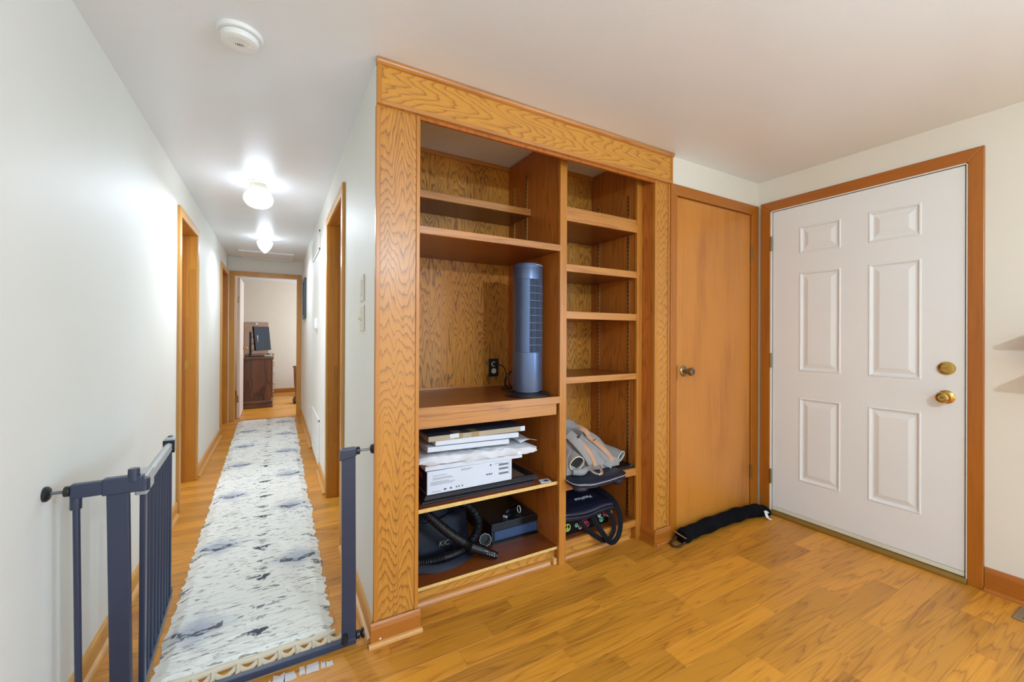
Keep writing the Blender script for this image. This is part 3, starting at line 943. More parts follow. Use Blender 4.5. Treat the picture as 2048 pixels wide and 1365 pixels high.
dk.box(1.0335, 1.0345, 1.8352, 1.8361, Z0 + 0.030, Z0 + 0.098)
dk.build('barcodes', DKP, big)['kind'] = 'stuff'
Z1 = Z0 + 0.108
flatbox('carton', 'thin white carton directly on the large printed carton', 'box', 0.594, 1.110, 1.832, 2.12, Z1, Z1 + 0.022, WBOX, 0.016)
# crumpled paper parcel: soft slab with folded-over ends
Z2 = Z1 + 0.026
pc = thing('paper_parcel', 'crumpled white paper parcel bulging from the middle of the stack', 'parcel', (0.87, 1.98, Z2))
rng = np.random.RandomState(4)
def vnoise(x, y, seed):
    xi, yi = math.floor(x), math.floor(y)
    def h(a, b):
        n = (a * 374761393 + b * 668265263 + seed * 1442695) & 0x7fffffff
        n = (n ^ (n >> 13)) * 1274126177 & 0x7fffffff
        return ((n ^ (n >> 16)) & 0xffff) / 65535.0
    fx, fy = x - xi, y - yi
    fx, fy = fx * fx * (3 - 2 * fx), fy * fy * (3 - 2 * fy)
    return (h(xi, yi) * (1 - fx) + h(xi + 1, yi) * fx) * (1 - fy) + (h(xi, yi + 1) * (1 - fx) + h(xi + 1, yi + 1) * fx) * fy
def parcel_pt(u, v):
    # v goes round the cross section, u along X
    a = 2 * math.pi * v
    x = 0.556 + (1.195 - 0.556) * u
    endf = min(1.0, min(u, 1 - u) * 9 + 0.25)
    cy_, cz_ = 1.965, Z2 + 0.027 - 0.020 * u
    ca, sa = math.cos(a), math.sin(a)
    e = 0.3
    yy = cy_ + 0.150 * math.copysign(abs(ca) ** e, ca)
    zz = cz_ + (0.021 * endf + 0.003) * math.copysign(abs(sa) ** e, sa)
    nz = vnoise(u * 26, v * 14, 3) - 0.5
    zz += nz * 0.010
    yy += (vnoise(u * 18, v * 20, 7) - 0.5) * 0.018
    x += (vnoise(v * 20, u * 3, 9) - 0.5) * 0.012 * (1 if u in (0, 1) else 0.2)
    return (x, yy, zz)
pm = M()
nu, nv = 44, 32
pm.rings([[parcel_pt(i / nu, j / nv) for j in range(nv)] for i in range(nu + 1)])
pm.build('wrapped_body', WPAPER, pc, smooth=25)
fo = M().grid(lambda u, v: (1.10 + 0.115 * u, 1.835 + 0.25 * v + 0.02 * u, Z2 + 0.046 - 0.006 * u + 0.012 * math.sin(3 * u + 4 * v) * (1 - v)), 8, 8)
fo.build('paper_flap', WPAPER, pc, smooth=25, solid=0.001)
Z3 = Z2 + 0.057
flatbox('carton', 'white carton with an offset end resting on the paper parcel', 'box', 0.604, 1.032, 1.832, 2.10, Z3, Z3 + 0.024, WBOX, 0.028)
flatbox('carton', 'white carton second from the top of the stack', 'box', 0.640, 1.085, 1.828, 2.10, Z3 + 0.0275, Z3 + 0.0525, WBOX, 0.026)
tp = flatbox('carton', 'flat tan carton with a dark top and packing tape topping the stack', 'box', 0.606, 1.122, 1.826, 2.13, Z3 + 0.053, Z3 + 0.078, CARD, 0.004)
M().box(0.607, 1.121, 1.827, 2.129, Z3 + 0.078, Z3 + 0.0785).build('dark_top', CARDTOP, tp)
TAPE = pmat('packing_tape', (158, 138, 100), 0.25)
for xa in (0.735, 0.820):
    M().box(xa, xa + 0.040, 1.8252, 1.8262, Z3 + 0.0545, Z3 + 0.0785).box(xa, xa + 0.04, 1.8252, 1.90, Z3 + 0.0783, Z3 + 0.0788).build('tape_strip', TAPE, tp)
M().box(1.095, 1.121, 1.8252, 1.8262, Z3 + 0.0535, Z3 + 0.0778).build('white_patch', WBOX, tp)
# torn white label
M().box(0.71, 0.755, 1.8250, 1.8260, Z3 + 0.060, Z3 + 0.080).build('torn_label', WBOX, tp)
cdm = thing('booklet', 'small white printed card lying at the right end of the shelf', 'card', (1.25, 1.83, SZ))
M().add([(1.214, 1.812, SZ), (1.276, 1.806, SZ), (1.286, 1.852, SZ), (1.230, 1.860, SZ), (1.214, 1.812, SZ + 0.003), (1.276, 1.806, SZ + 0.003), (1.286, 1.852, SZ + 0.003), (1.230, 1.860, SZ + 0.003)],
        [(0, 3, 2, 1), (4, 5, 6, 7), (0, 1, 5, 4), (1, 2, 6, 5), (2, 3, 7, 6), (3, 0, 4, 7)]).build('card', WBOX, cdm)
M().box(1.245, 1.272, 1.818, 1.842, SZ + 0.003, SZ + 0.0034).build('printed_picture', DKP, cdm)

# ------------------------------------------------------------------ bottom left shelf
BZ = 0.093
RUB = pmat('black_rubber_hose', (24, 24, 27), 0.32, bump=0.1, bscale=300)
vb_ = thing('tool_bag', 'soft navy-black nylon bag slumped behind the vacuum hose', 'bag', (0.74, 2.14, BZ))
def bag_pt(u, v):
    a = 2 * math.pi * v
    ca, sa = math.cos(a), math.sin(a)
    e = 0.5
    top = u
    z = BZ + 0.235 * u
    sx = 0.185 - 0.035 * u + 0.012 * math.sin(5 * u)
    sy = 0.135 - 0.085 * u ** 1.5
    if u == 0:
        sx *= 0.96
        sy *= 0.96
    x = 0.740 + 0.005 * u + sx * math.copysign(abs(ca) ** e, ca) + (vnoise(u * 5, v * 16, 2) - 0.5) * 0.03 * (0.2 + u)
    yy = 2.150 + 0.03 * u + sy * math.copysign(abs(sa) ** e, sa) + (vnoise(u * 6, v * 14, 5) - 0.5) * 0.035 * u
    return (max(x, 0.520), yy, z + (vnoise(v * 12, u * 3, 8) - 0.5) * 0.03 * u)
m = M().rings([[bag_pt(i / 16, j / 44) for j in range(44)] for i in range(17)])
m.build('bag_body', DARKF, vb_, smooth=60)
zp = catmull([(0.60, 2.085, 0.245), (0.70, 2.075, 0.250), (0.80, 2.068, 0.268), (0.88, 2.062, 0.290)], 24)
M().tube(zp, 0.004, 6).build('zip_seam', BLACKP, vb_, smooth=60)
lab = text_part('bag_lettering', 'KIC', 0.038, pmat('grey_lettering', (168, 168, 158), 0.5), vb_,
                Matrix.Translation((0.752, 2.003, 0.158)) @ Matrix.Rotation(math.radians(8), 4, 'Z') @ Matrix.Rotation(math.radians(90), 4, 'X') @ Matrix.Rotation(math.radians(-6), 4, 'Z') @ Matrix.Shear('XZ', 4, (0.0, 0.0)))
hs = thing('vacuum_hose', 'ribbed black vacuum hose looped over itself with a tapered crevice nozzle', 'hose', (0.85, 1.93, BZ))
HP = [(0.9608, 1.838, 0.128), (0.842, 1.885, 0.172), (0.814, 1.892, 0.194), (0.754, 1.905, 0.240), (0.700, 1.92, 0.290), (0.652, 1.94, 0.338), (0.61, 1.965, 0.375)]
h1 = catmull(HP[1:], 150)
nr = 150
def rib(n):
    return lambda t: 0.0225 + 0.0028 * math.sin(t * n * 2 * math.pi)
M().tube(h1, rib(30), 16).build('hose_strand', RUB, hs, smooth=80)
h2 = catmull([(0.545, 1.945, 0.150), (0.60, 1.938, 0.130), (0.66, 1.935, 0.121), (0.720, 1.938, 0.119), (0.800, 1.945, 0.124), (0.872, 1.955, 0.152), (0.915, 1.965, 0.196), (0.926, 1.975, 0.245), (0.905, 1.985, 0.298), (0.86, 2.0, 0.338), (0.80, 2.02, 0.355)], 300)
M().tube(h2, rib(62), 16).build('hose_strand', RUB, hs, smooth=80)
nzp = [(0.846, 1.8835, 0.170), (0.868, 1.875, 0.160), (0.90, 1.862, 0.146), (0.925, 1.852, 0.134), (0.966, 1.835, 0.115)]
M().tube(catmull(nzp, 24), lambda t: 0.027 - 0.004 * t - (0.006 * max(0, t - 0.45) / 0.55), 20).build('nozzle', BLACKG, hs, smooth=40)
ngv = M()
for i in range(4):
    t = i / 3
    p = Vector((0.921 + 0.032 * t, 1.852 - 0.013 * t, 0.134 - 0.0135 * t))
    ngv.ball((p.x - 0.004, p.y - 0.009, p.z + 0.014), 0.0035, 0.0035, 0.003, 8, 6)
    ngv.ball((p.x - 0.008, p.y - 0.016, p.z + 0.004), 0.003, 0.003, 0.003, 8, 6)
ngv.build('grip_studs', GATEG, hs)
st = thing('bag_strap', 'flat black webbing strap lying in front of the hose on the bottom shelf', 'strap', (0.70, 1.9, BZ))
sp = catmull([(0.535, 1.925, 0.112), (0.60, 1.905, 0.106), (0.67, 1.885, 0.100), (0.75, 1.885, 0.100), (0.82, 1.905, 0.104), (0.87, 1.935, 0.107)], 30)
M().tube([p + Vector((0, 0, 0.008)) for p in sp], 0.019, 10, flat=0.12, facev=(-0.2, -0.75, 0.6)).build('webbing', DARKF, st, smooth=60)
cs = thing('console_box', 'flat black electronics box with a mesh front and power cable on top', 'electronics', (1.16, 2.15, BZ))
M().box(1.012, 1.305, 1.988, 2.30, BZ, 0.196).build('case', BLACKP, cs, bevel=0.003)
M().box(1.012, 1.305, 1.984, 1.990, 0.166, 0.194).build('glossy_front_band', BLACKG, cs)
vs_ = M()
for i in range(22):
    x = 1.025 + i * 0.0125
    vs_.box(x, x + 0.006, 1.995, 2.02, 0.1955, 0.1975)
o = vs_.build('vent_slots', BLACKG, cs)
o['kind'] = 'stuff'
mesh_ = M().box(1.03, 1.30, 1.983, 1.986, 0.110, 0.158)
MESHM = bpy.data.materials.new('blue_black_perforated')
MESHM.use_nodes = True
nt = MESHM.node_tree
tc = nt.nodes.new('ShaderNodeTexCoord')
vo = nt.nodes.new('ShaderNodeTexVoronoi')
vo.inputs['Scale'].default_value = 220
vo.inputs['Randomness'].default_value = 0.0
nt.links.new(tc.outputs['Object'], vo.inputs['Vector'])
rp = nt.nodes.new('ShaderNodeValToRGB')
rp.color_ramp.elements[0].position = 0.35
rp.color_ramp.elements[0].color = (0.005, 0.005, 0.008, 1)
rp.color_ramp.elements[1].position = 0.45
rp.color_ramp.elements[1].color = (0.05, 0.09, 0.2, 1)
nt.links.new(vo.outputs['Distance'], rp.inputs[0])
nt.links.new(rp.outputs[0], nt.nodes['Principled BSDF'].inputs['Base Color'])
nt.nodes['Principled BSDF'].inputs['Roughness'].default_value = 0.3
mesh_.build('mesh_panel', MESHM, cs)
M().box(1.012, 1.305, 1.975, 1.988, BZ, 0.103).build('foot_rail', BLACKG, cs)
cb = thing('power_cable', 'bundled black power cable tied with a white band on the electronics box', 'cable', (1.2, 2.08, 0.197))
cp = []
for i in range(80):
    t = i / 79
    a = t * 2 * math.pi * 3
    cp.append((1.205 + 0.075 * math.cos(a) * (1 - 0.1 * t), 2.085 + 0.030 * math.cos(a + 0.6) + 0.035 * math.sin(a), 0.206 + 0.018 * t + 0.004 * math.sin(a * 2)))
M().tube(cp, 0.0042, 6).build('coil', BLACKG, cb, smooth=60)
M().obox((1.150, 2.035, 0.208), (0.036, 0.024, 0.016), Matrix.Rotation(0.3, 3, 'Z')).build('connector', BLACKG, cb, bevel=0.003)
M().obox((1.120, 2.030, 0.205), (0.012, 0.026, 0.012), Matrix.Rotation(0.5, 3, 'Z')).build('grey_plug', GATEG, cb, bevel=0.002)
M().tube([(1.222, 2.052 + 0.018 * math.cos(a), 0.218 + 0.020 * math.sin(a)) for a in [i * math.pi / 6 for i in range(12)]], 0.0025, 6, closed=True).build('white_band', WHITE, cb, smooth=60)
rg = thing('ring_attachment', 'black tube with an octagonal clear rim between hose and electronics box', 'attachment', (0.975, 1.99, BZ))
dirv = Vector((-0.30, -0.86, 0.28)).normalized()
c0 = Vector((0.968, 1.972, 0.136))
uu = dirv.orthogonal().normalized()
ww = dirv.cross(uu)
def oct_ring(c, r):
    return [c + uu * r * math.cos(i * math.pi / 4) + ww * r * math.sin(i * math.pi / 4) for i in range(8)]
M().rings([oct_ring(c0 - dirv * 0.07, 0.026), oct_ring(c0 - dirv * 0.02, 0.030), oct_ring(c0, 0.034), oct_ring(c0 + dirv * 0.004, 0.034), oct_ring(c0 + dirv * 0.004, 0.027), oct_ring(c0 - dirv * 0.03, 0.024)]).build('tube', BLACKP, rg)
M().tube(oct_ring(c0 + dirv * 0.005, 0.0315), 0.0014, 6, closed=True).build('rim', GATEG, rg)
M().tube(oct_ring(c0 - dirv * 0.012, 0.025), 0.0010, 6, closed=True).build('inner_rim', NICKEL, rg)

# ------------------------------------------------------------------ right bay: lap desk, keypad, backpack
RZ = 0.428
ld = thing('lap_tray', 'navy-black moulded tray with a pale rim jutting out over the shelf edge', 'tray', (1.53, 1.785, RZ + 0.001))
NAVYP = pmat('navy_black_plastic', (26, 32, 48), 0.38, bump=0.05, bscale=400)
out = [(1.362, 1.85), (1.345, 1.765), (1.350, 1.72), (1.372, 1.693), (1.405, 1.683), (1.428, 1.672), (1.46, 1.668), (1.56, 1.674), (1.68, 1.690), (1.708, 1.698), (1.722, 1.715), (1.724, 1.745), (1.712, 1.79), (1.695, 1.83), (1.665, 2.0), (1.40, 2.0)]
def inset(poly, s):
    cx_ = sum(p[0] for p in poly) / len(poly)
    cy_ = sum(p[1] for p in poly) / len(poly)
    return [(cx_ + (p[0] - cx_) * s, cy_ + (p[1] - cy_) * s) for p in poly]
def ring3(poly, s, z, dz=None):
    return [(p[0], p[1], z) for p in inset(poly, s)]
M().rings([ring3(out, 0.92, RZ + 0.0012), ring3(out, 0.98, RZ + 0.004), ring3(out, 1.0, RZ + 0.018), ring3(out, 0.995, RZ + 0.028), ring3(out, 0.96, RZ + 0.031)]).build('tray_body', NAVYP, ld, smooth=50)
M().tube([(p[0], p[1], RZ + 0.0235) for p in inset(out, 1.002)], 0.0022, 6, closed=True).build('pale_rim', GATEG, ld)
M().ball((1.408, 1.722, RZ - 0.004), 0.050, 0.038, 0.022, 18, 10).build('front_lobe', NAVYP, ld, smooth=60)
M().ball((1.672, 1.728, RZ - 0.012), 0.034, 0.030, 0.030, 18, 10).build('front_lobe', NAVYP, ld, smooth=60)
ld.rotation_euler = (math.radians(5.5), 0, 0)
kp = thing('keyboard', 'black keyboard end lying at the right of the shelf beside the tray', 'keyboard', (1.80, 1.88, RZ))
M().box(1.735, 1.874, 1.800, 1.99, RZ + 0.0005, RZ + 0.014).build('case', BLACKP, kp, bevel=0.002)
for i in range(5):
    for j in range(7):
        M().box(1.742 + i * 0.026, 1.764 + i * 0.026, 1.812 + j * 0.025, 1.833 + j * 0.025, RZ + 0.014, RZ + 0.0185).build('key', BLACKG, kp)
M().box(1.85, 1.868, 1.802, 1.808, RZ + 0.014, RZ + 0.0145).build('status_mark', GATEG, kp)

CANV = pmat('grey_canvas', (150, 144, 140), 0.85, bump=0.35, bscale=350, var=0.08, vscale=18)
CANVD = pmat('canvas_lining', (40, 36, 34), 0.9)
TAN = pmat('tan_leather', (186, 138, 104), 0.55, var=0.1, vscale=25)
PIPE = pmat('cream_piping', (226, 216, 198), 0.6)
bz = RZ + 0.047
bpk = thing('backpack', 'grey canvas backpack with tan leather straps heaped on the tray', 'backpack', (1.56, 1.93, bz))
def bp_top(x, y):
    u = (x - 1.36) / 0.40
    v = (y - 1.79) / 0.31
    h = 0.245 * (1 - 0.62 * max(0, u - 0.28) ** 0.9) * min(1.0, 0.36 + 0.9 * v)
    h -= 0.10 * max(0, v - 0.75)
    e = min(1.0, min(u, 1 - u, v, 1 - v) * 7)
    h *= 0.35 + 0.65 * math.sqrt(max(e, 0))
    h += 0.02 * (vnoise(u * 7, v * 6, 21) - 0.5) + 0.012 * math.sin(9 * u + 14 * v)
    return bz + max(0.012, h)
NX, NY = 34, 26
mm = M()
def bpp(i, j, top):
    x = 1.368 + 0.385 * i / NX
    yv = 1.795 + 0.30 * j / NY
    return (x, yv, bp_top(x, yv) if top else bz)
idx = {}
for top in (0, 1):
    for j in range(NY + 1):
        for i in range(NX + 1):
            idx[(i, j, top)] = len(mm.v)
            mm.v.append(bpp(i, j, top))
for j in range(NY):
    for i in range(NX):
        mm.f.append((idx[(i, j, 1)], idx[(i + 1, j, 1)], idx[(i + 1, j + 1, 1)], idx[(i, j + 1, 1)]))
        mm.f.append((idx[(i, j, 0)], idx[(i, j + 1, 0)], idx[(i + 1, j + 1, 0)], idx[(i + 1, j, 0)]))
for i in range(NX):
    mm.f.append((idx[(i, 0, 0)], idx[(i + 1, 0, 0)], idx[(i + 1, 0, 1)], idx[(i, 0, 1)]))
    mm.f.append((idx[(i + 1, NY, 0)], idx[(i, NY, 0)], idx[(i, NY, 1)], idx[(i + 1, NY, 1)]))
for j in range(NY):
    mm.f.append((idx[(0, j + 1, 0)], idx[(0, j, 0)], idx[(0, j, 1)], idx[(0, j + 1, 1)]))
    mm.f.append((idx[(NX, j, 0)], idx[(NX, j + 1, 0)], idx[(NX, j + 1, 1)], idx[(NX, j, 1)]))
mm.build('main_body', CANV, bpk, smooth=70)
def open_roll(c, axis, rx, rz, ln, name):
    axis = Vector(axis).normalized()
    u = axis.cross(Vector((0, 0, 1))).normalized()
    w = u.cross(axis)
    c = Vector(c)
    def ring(p, s, dz=0):
        res = []
        for i in range(22):
            a = 2 * math.pi * i / 22
            q = 1 + 0.10 * math.sin(2 * a + 0.7)
            res.append(p + u * rx * s * q * math.cos(a) + w * rz * s * math.sin(a))
        return res
    o = M().rings([ring(c + axis * ln, 0.9), ring(c + axis * ln * 0.5, 1.05), ring(c, 1.0), ring(c, 0.93), ring(c + axis * ln * 0.6, 0.86)]).build(name, CANV, bpk, smooth=60)
    M().rings([ring(c + axis * 0.012, 0.92), ring(c + axis * ln * 0.65, 0.8)], caps=True).build('dark_lining', CANVD, o, smooth=60)
    M().tube(ring(c, 0.975), 0.003, 6, closed=True).build('cream_piping', PIPE, o, smooth=60)
open_roll((1.420, 1.778, bz + 0.066), (0.10, 1, 0.18), 0.042, 0.042, 0.14, 'rolled_pocket')
open_roll((1.790, 1.822, bz + 0.036), (-0.45, 1, 0.16), 0.050, 0.030, 0.13, 'rolled_pocket')
# front roll of canvas and leather straps
M().tube(catmull([(1.40, 1.785, bz + 0.019), (1.45, 1.768, bz + 0.018), (1.49, 1.785, bz + 0.022)], 16), lambda t: 0.016 + 0.003 * math.sin(3 * t), 14).build('bottom_roll', CANV, bpk, smooth=60)
def ribbon(name, pts, w, mat, upv, flat=0.10):
    return M().tube(catmull(pts, 26), w, 10, flat=flat, facev=(-0.3, -0.6, 0.7)).build(name, mat, bpk, smooth=60)
ribbon('shoulder_strap', [(1.43, 1.88, bz + 0.20), (1.455, 1.83, bz + 0.165), (1.49, 1.785, bz + 0.11), (1.515, 1.765, bz + 0.065), (1.525, 1.772, bz + 0.030)], 0.030, CANV, (1, 0.2, 0.0), 0.2)
ribbon('shoulder_strap', [(1.545, 1.91, bz + 0.17), (1.60, 1.86, bz + 0.125), (1.64, 1.815, bz + 0.085), (1.655, 1.79, bz + 0.045), (1.64, 1.785, bz + 0.015)], 0.030, CANV, (1, 0.2, 0.0), 0.2)
ribbon('leather_strap', [(1.46, 1.86, bz + 0.19), (1.49, 1.80, bz + 0.145), (1.515, 1.765, bz + 0.095), (1.53, 1.752, bz + 0.045)], 0.012, TAN, (1, 0.2, 0.0), 0.2)
ribbon('leather_strap', [(1.57, 1.89, bz + 0.175), (1.625, 1.83, bz + 0.120), (1.668, 1.79, bz + 0.070), (1.668, 1.775, bz + 0.022)], 0.014, TAN, (1, 0.2, 0.0), 0.2)
ribbon('leather_tab', [(1.535, 1.93, bz + 0.215), (1.56, 1.895, bz + 0.20), (1.575, 1.875, bz + 0.175)], 0.016, TAN, (1, 0.2, 0.0), 0.25)
for dx in (0, 0.006, 0.012):
    M().tube(catmull([(1.500 + dx, 1.775, bz + 0.035), (1.510 + dx, 1.750, bz + 0.014), (1.535 + dx, 1.728, bz + 0.006), (1.560 + dx, 1.735, bz + 0.010), (1.562 + dx, 1.765, bz + 0.038)], 20), 0.006, 8, flat=0.35, facev=(0.9, -0.3, 0.2)).build('cord_loop', TAN if dx else PIPE, bpk, smooth=60)
M().obox((1.468, 1.838, bz + 0.188), (0.014, 0.010, 0.010), Matrix.Rotation(0.4, 3, 'Z')).build('buckle', BRASS_OLD, bpk, bevel=0.002)
M().obox((1.602, 1.853, bz + 0.150), (0.030, 0.004, 0.006), Matrix.Rotation(0.5, 3, 'Z')).build('buckle', BRASS, bpk, bevel=0.001)
# seam across the flap
M().tube(catmull([(1.372, 1.905, bz + 0.232), (1.44, 1.905, bz + 0.236), (1.53, 1.91, bz + 0.215), (1.62, 1.92, bz + 0.17)], 20), 0.003, 6).build('flap_seam', CANV, bpk, smooth=60)

bpk.rotation_euler = (math.radians(5.5), 0, 0)

# ------------------------------------------------------------------ bottom right shelf: cooler bag
QZ = 0.116
cbg = thing('cooler_bag', 'black insulated tote with peace-sign print and a strap hanging over the shelf', 'bag', (1.54, 1.95, QZ))
FABB = pmat('black_fabric', (13, 14, 20), 0.7, spec=0.15, bump=0.25, bscale=400)
FLAP = pmat('navy_vinyl', (24, 28, 46), 0.35, bump=0.1, bscale=60)
M().add([(1.372, 1.825, QZ), (1.715, 1.840, QZ), (1.74, 2.08, QZ), (1.372, 2.08, QZ), (1.366, 1.812, 0.222), (1.718, 1.822, 0.216), (1.745, 2.08, 0.285), (1.372, 2.08, 0.290)],
        [(0, 3, 2, 1), (4, 5, 6, 7), (0, 1, 5, 4), (1, 2, 6, 5), (2, 3, 7, 6), (3, 0, 4, 7)]).build('body', FABB, cbg, bevel=0.012)
fl_ = M().grid(lambda u, v: (1.358 + (1.725 - 1.358) * u + 0.02 * v * u, 1.792 + 0.012 * u + 0.25 * v, 0.236 - 0.008 * u + 0.062 * v ** 0.8 + 0.007 * math.sin(7 * u + 2) * (1 - v) + 0.004 * math.sin(13 * v)), 24, 14)
fo = fl_.build('flap', FLAP, cbg, smooth=60, solid=0.010)
M().grid(lambda u, v: (1.358 + 0.367 * u, 1.789 + 0.012 * u + 0.004 * v, 0.232 - 0.008 * u - 0.024 * v + 0.007 * math.sin(7 * u + 2)), 24, 3).build('flap_hem', FLAP, cbg, smooth=60, solid=0.006)
wt = pmat('white_lettering', (226, 228, 232), 0.5)
text_part('flap_lettering', 'MetaVous', 0.030, wt, cbg, Matrix.Translation((1.545, 1.870, 0.2830)) @ Matrix.Rotation(math.radians(181), 4, 'Z') @ Matrix.Rotation(math.radians(-17), 4, 'X'), 0.0006)
def peace(x, y, z, r, rgb, rx=0.0):
    pm_ = pmat('print_%d_%d_%d' % rgb, rgb, 0.5)
    q = M()
    q.tube([(x + r * math.cos(a), y, z + r * math.sin(a)) for a in [i * math.pi / 10 for i in range(20)]], r * 0.13, 6, closed=True)
    q.cyl((x, y, z - r), (x, y, z + r), r * 0.10, n=6)
    for s in (-1, 1):
        q.cyl((x, y, z), (x + s * r * 0.72, y, z - r * 0.72), r * 0.10, n=6)
    q.build('peace_sign', pm_, cbg)
for px_, pz_, pr_, col_ in [(1.390, 0.180, 0.0155, (190, 214, 90)), (1.705, 0.190, 0.0165, (190, 214, 90)), (1.515, 0.186, 0.012, (196, 60, 90)), (1.535, 0.163, 0.012, (206, 70, 96)), (1.487, 0.163, 0.012, (226, 196, 170)), (1.645, 0.166, 0.011, (120, 200, 150)), (1.672, 0.195, 0.012, (206, 70, 80)), (1.455, 0.178, 0.008, (160, 220, 180)), (1.625, 0.196, 0.009, (220, 220, 215))]:
    fy = 1.825 + (1.715 - 1.372) * 0 + 0.015 * (px_ - 1.372) / 0.343 - 0.013 * (pz_ - QZ) / 0.10
    peace(px_, fy - 0.003, pz_ - 0.012, pr_ * 1.2, col_)
sp = catmull([(1.560, 1.815, 0.218), (1.555, 1.782, 0.185), (1.582, 1.750, 0.125), (1.620, 1.737, 0.072), (1.660, 1.737, 0.062), (1.700, 1.742, 0.092), (1.722, 1.752, 0.150), (1.730, 1.775, 0.205), (1.725, 1.81, 0.250), (1.70, 1.88, 0.290), (1.66, 1.96, 0.312)], 70)
M().tube(sp, 0.015, 10, flat=0.14, facev=(-0.35, -0.9, 0.2)).build('strap', FABB, cbg, smooth=60)
sp = catmull([(1.470, 1.815, 0.190), (1.50, 1.790, 0.150), (1.55, 1.765, 0.105), (1.60, 1.755, 0.074), (1.65, 1.757, 0.080), (1.685, 1.765, 0.115), (1.690, 1.785, 0.165), (1.675, 1.81, 0.205)], 50)
M().tube(sp, 0.013, 10, flat=0.14, facev=(-0.35, -0.9, 0.2)).build('strap', FABB, cbg, smooth=60)

# ------------------------------------------------------------------ baby gate across the hallway mouth
GY = 1.72
gt = thing('baby_gate', 'dark slate metal pressure-mounted baby gate standing open across the hallway', 'baby gate', (-0.12, GY, 0))
M().box(-0.528, -0.455, GY - 0.013, GY + 0.013, 0.728, 0.770).build('hinge_rail', GATE, gt, bevel=0.004)
M().box(-0.458, -0.362, GY - 0.016, GY + 0.016, 0.724, 0.775).build('hinge_sleeve', GATE, gt, bevel=0.005)
M().cyl((-0.362, GY, 0.724), (-0.362, GY, 0.762), 0.016, n=18).build('hinge_barrel', GATE, gt, smooth=40)
M().cyl((-0.385, GY - 0.004, 0.757), (-0.385, GY - 0.004, 0.797), 0.0155, 0.0145, n=18).build('hinge_knob', GATE, gt, smooth=40, bevel=0.002)
M().cyl((-0.517, GY, 0.695), (-0.517, GY, 0.73), 0.0135, n=16).build('rod_socket', GATE, gt, smooth=40)
M().cyl((-0.507, GY, 0.02), (-0.516, GY, 0.70), 0.0085, n=14).build('upright_rod', GATE, gt, smooth=40)
def post(x0, x1, xb0, xb1, z0, z1, d=0.011):
    m = M()
    vs = []
    for z, a, b in ((z0, xb0, xb1), (z1, x0, x1)):
        vs += [(a, GY - d, z), (b, GY - d, z), (b, GY + d, z), (a, GY + d, z)]
    return m.add(vs, [(0, 3, 2, 1), (4, 5, 6, 7), (0, 1, 5, 4), (1, 2, 6, 5), (2, 3, 7, 6), (3, 0, 4, 7)])
post(-0.448, -0.396, -0.436, -0.386, 0.012, 0.73).build('post', GATE, gt, bevel=0.003)
post(0.2235, 0.2735, 0.2265, 0.279, 0.012, 0.745).build('post', GATE, gt, bevel=0.003)
M().box(-0.53, 0.279, GY - 0.013, GY + 0.011, 0.010, 0.034).build('threshold_bar', GATE, gt, bevel=0.002)
cap = M().prism([(0.2145, 0.732), (0.268, 0.742), (0.276, 0.745), (0.276, 0.777), (0.219, 0.776)], 'Y', GY - 0.017, GY + 0.017)
cap.build('latch_head', GATE, gt, bevel=0.004)
SPIN = pmat('spindle_steel', (120, 122, 126), 0.35, 0.8)
def spindle(x_in, x_wall, z, rcup, wallpad=0.0):
    s = 1 if x_wall > x_in else -1
    M().cyl((x_in, GY, z), (x_in + s * 0.014, GY, z), 0.0155, n=18).build('adjuster_nut', BLACKP, gt, smooth=40, bevel=0.002)
    M().cyl((x_in + s * 0.012, GY, z), (x_wall - s * 0.006, GY, z), 0.0046, n=12).build('spindle', SPIN, gt, smooth=40)
    M().lathe([(0, 0), (rcup, 0), (rcup * 1.02, 0.006), (rcup * 0.8, 0.011), (rcup * 0.45, 0.013), (0, 0.014)], (x_wall, GY, z), '-X' if s > 0 else 'X', 24).build('wall_cup', BLACKP, gt, smooth=40)
spindle(-0.528, XL + 0.0005, 0.750, 0.0215)
spindle(0.276, XR - 0.0005, 0.762, 0.0185)
spindle(0.280, XR - 0.0335, 0.036, 0.0185)
spindle(-0.530, XL + 0.0335, 0.036, 0.0185)
M().cyl((0.236, GY - 0.018, 0.030), (0.236, GY - 0.018, 0.062), 0.011, n=16).build('floor_catch', BLACKP, gt, smooth=40)
# the door leaf, swung back along the left wall
DX0, DY0, DX1, DY1 = -0.376, GY + 0.05, -0.402, 2.335
def dl(t, z):
    return (DX0 + (DX1 - DX0) * t, DY0 + (DY1 - DY0) * t, z)
rail = M().rings([[dl(t, z) if s == 0 else (dl(t, z)[0] + 0.022 * s, dl(t, z)[1], z) for s, z in ((-0.55, 0.716), (0.55, 0.716), (0.55, 0.744), (0, 0.750), (-0.55, 0.744))] for t in (0.0, 0.12, 0.94)])
leaf = rail.build('leaf_top_rail', GATEG, gt, bevel=0.002)
M().rings([[(dl(t, z)[0] + 0.016 * s, dl(t, z)[1], z) for s, z in ((-1, 0.700), (1, 0.700), (1, 0.762), (-1, 0.762))] for t in (-0.04, 0.16)]).build('leaf_hinge_bracket', GATEG, gt, bevel=0.004)
M().rings([[(dl(t, z)[0] + 0.019 * s, dl(t, z)[1], z) for s, z in ((-1, 0.705), (1, 0.705), (1, 0.760), (0.5, 0.768), (-0.5, 0.768), (-1, 0.760))] for t in (0.92, 1.02)]).build('latch_handle', GATEG, gt, bevel=0.003)
M().rings([[(dl(t, z)[0] + 0.020 * s, dl(t, z)[1], z) for s, z in ((-1, 0.706), (1, 0.706), (1, 0.758), (-1, 0.758))] for t in (0.905, 0.925)]).build('latch_collar', BLACKP, gt)
M().obox(dl(0.98, 0.769), (0.014, 0.020, 0.004), Matrix.Identity(3)).build('latch_button', BLACKP, gt)
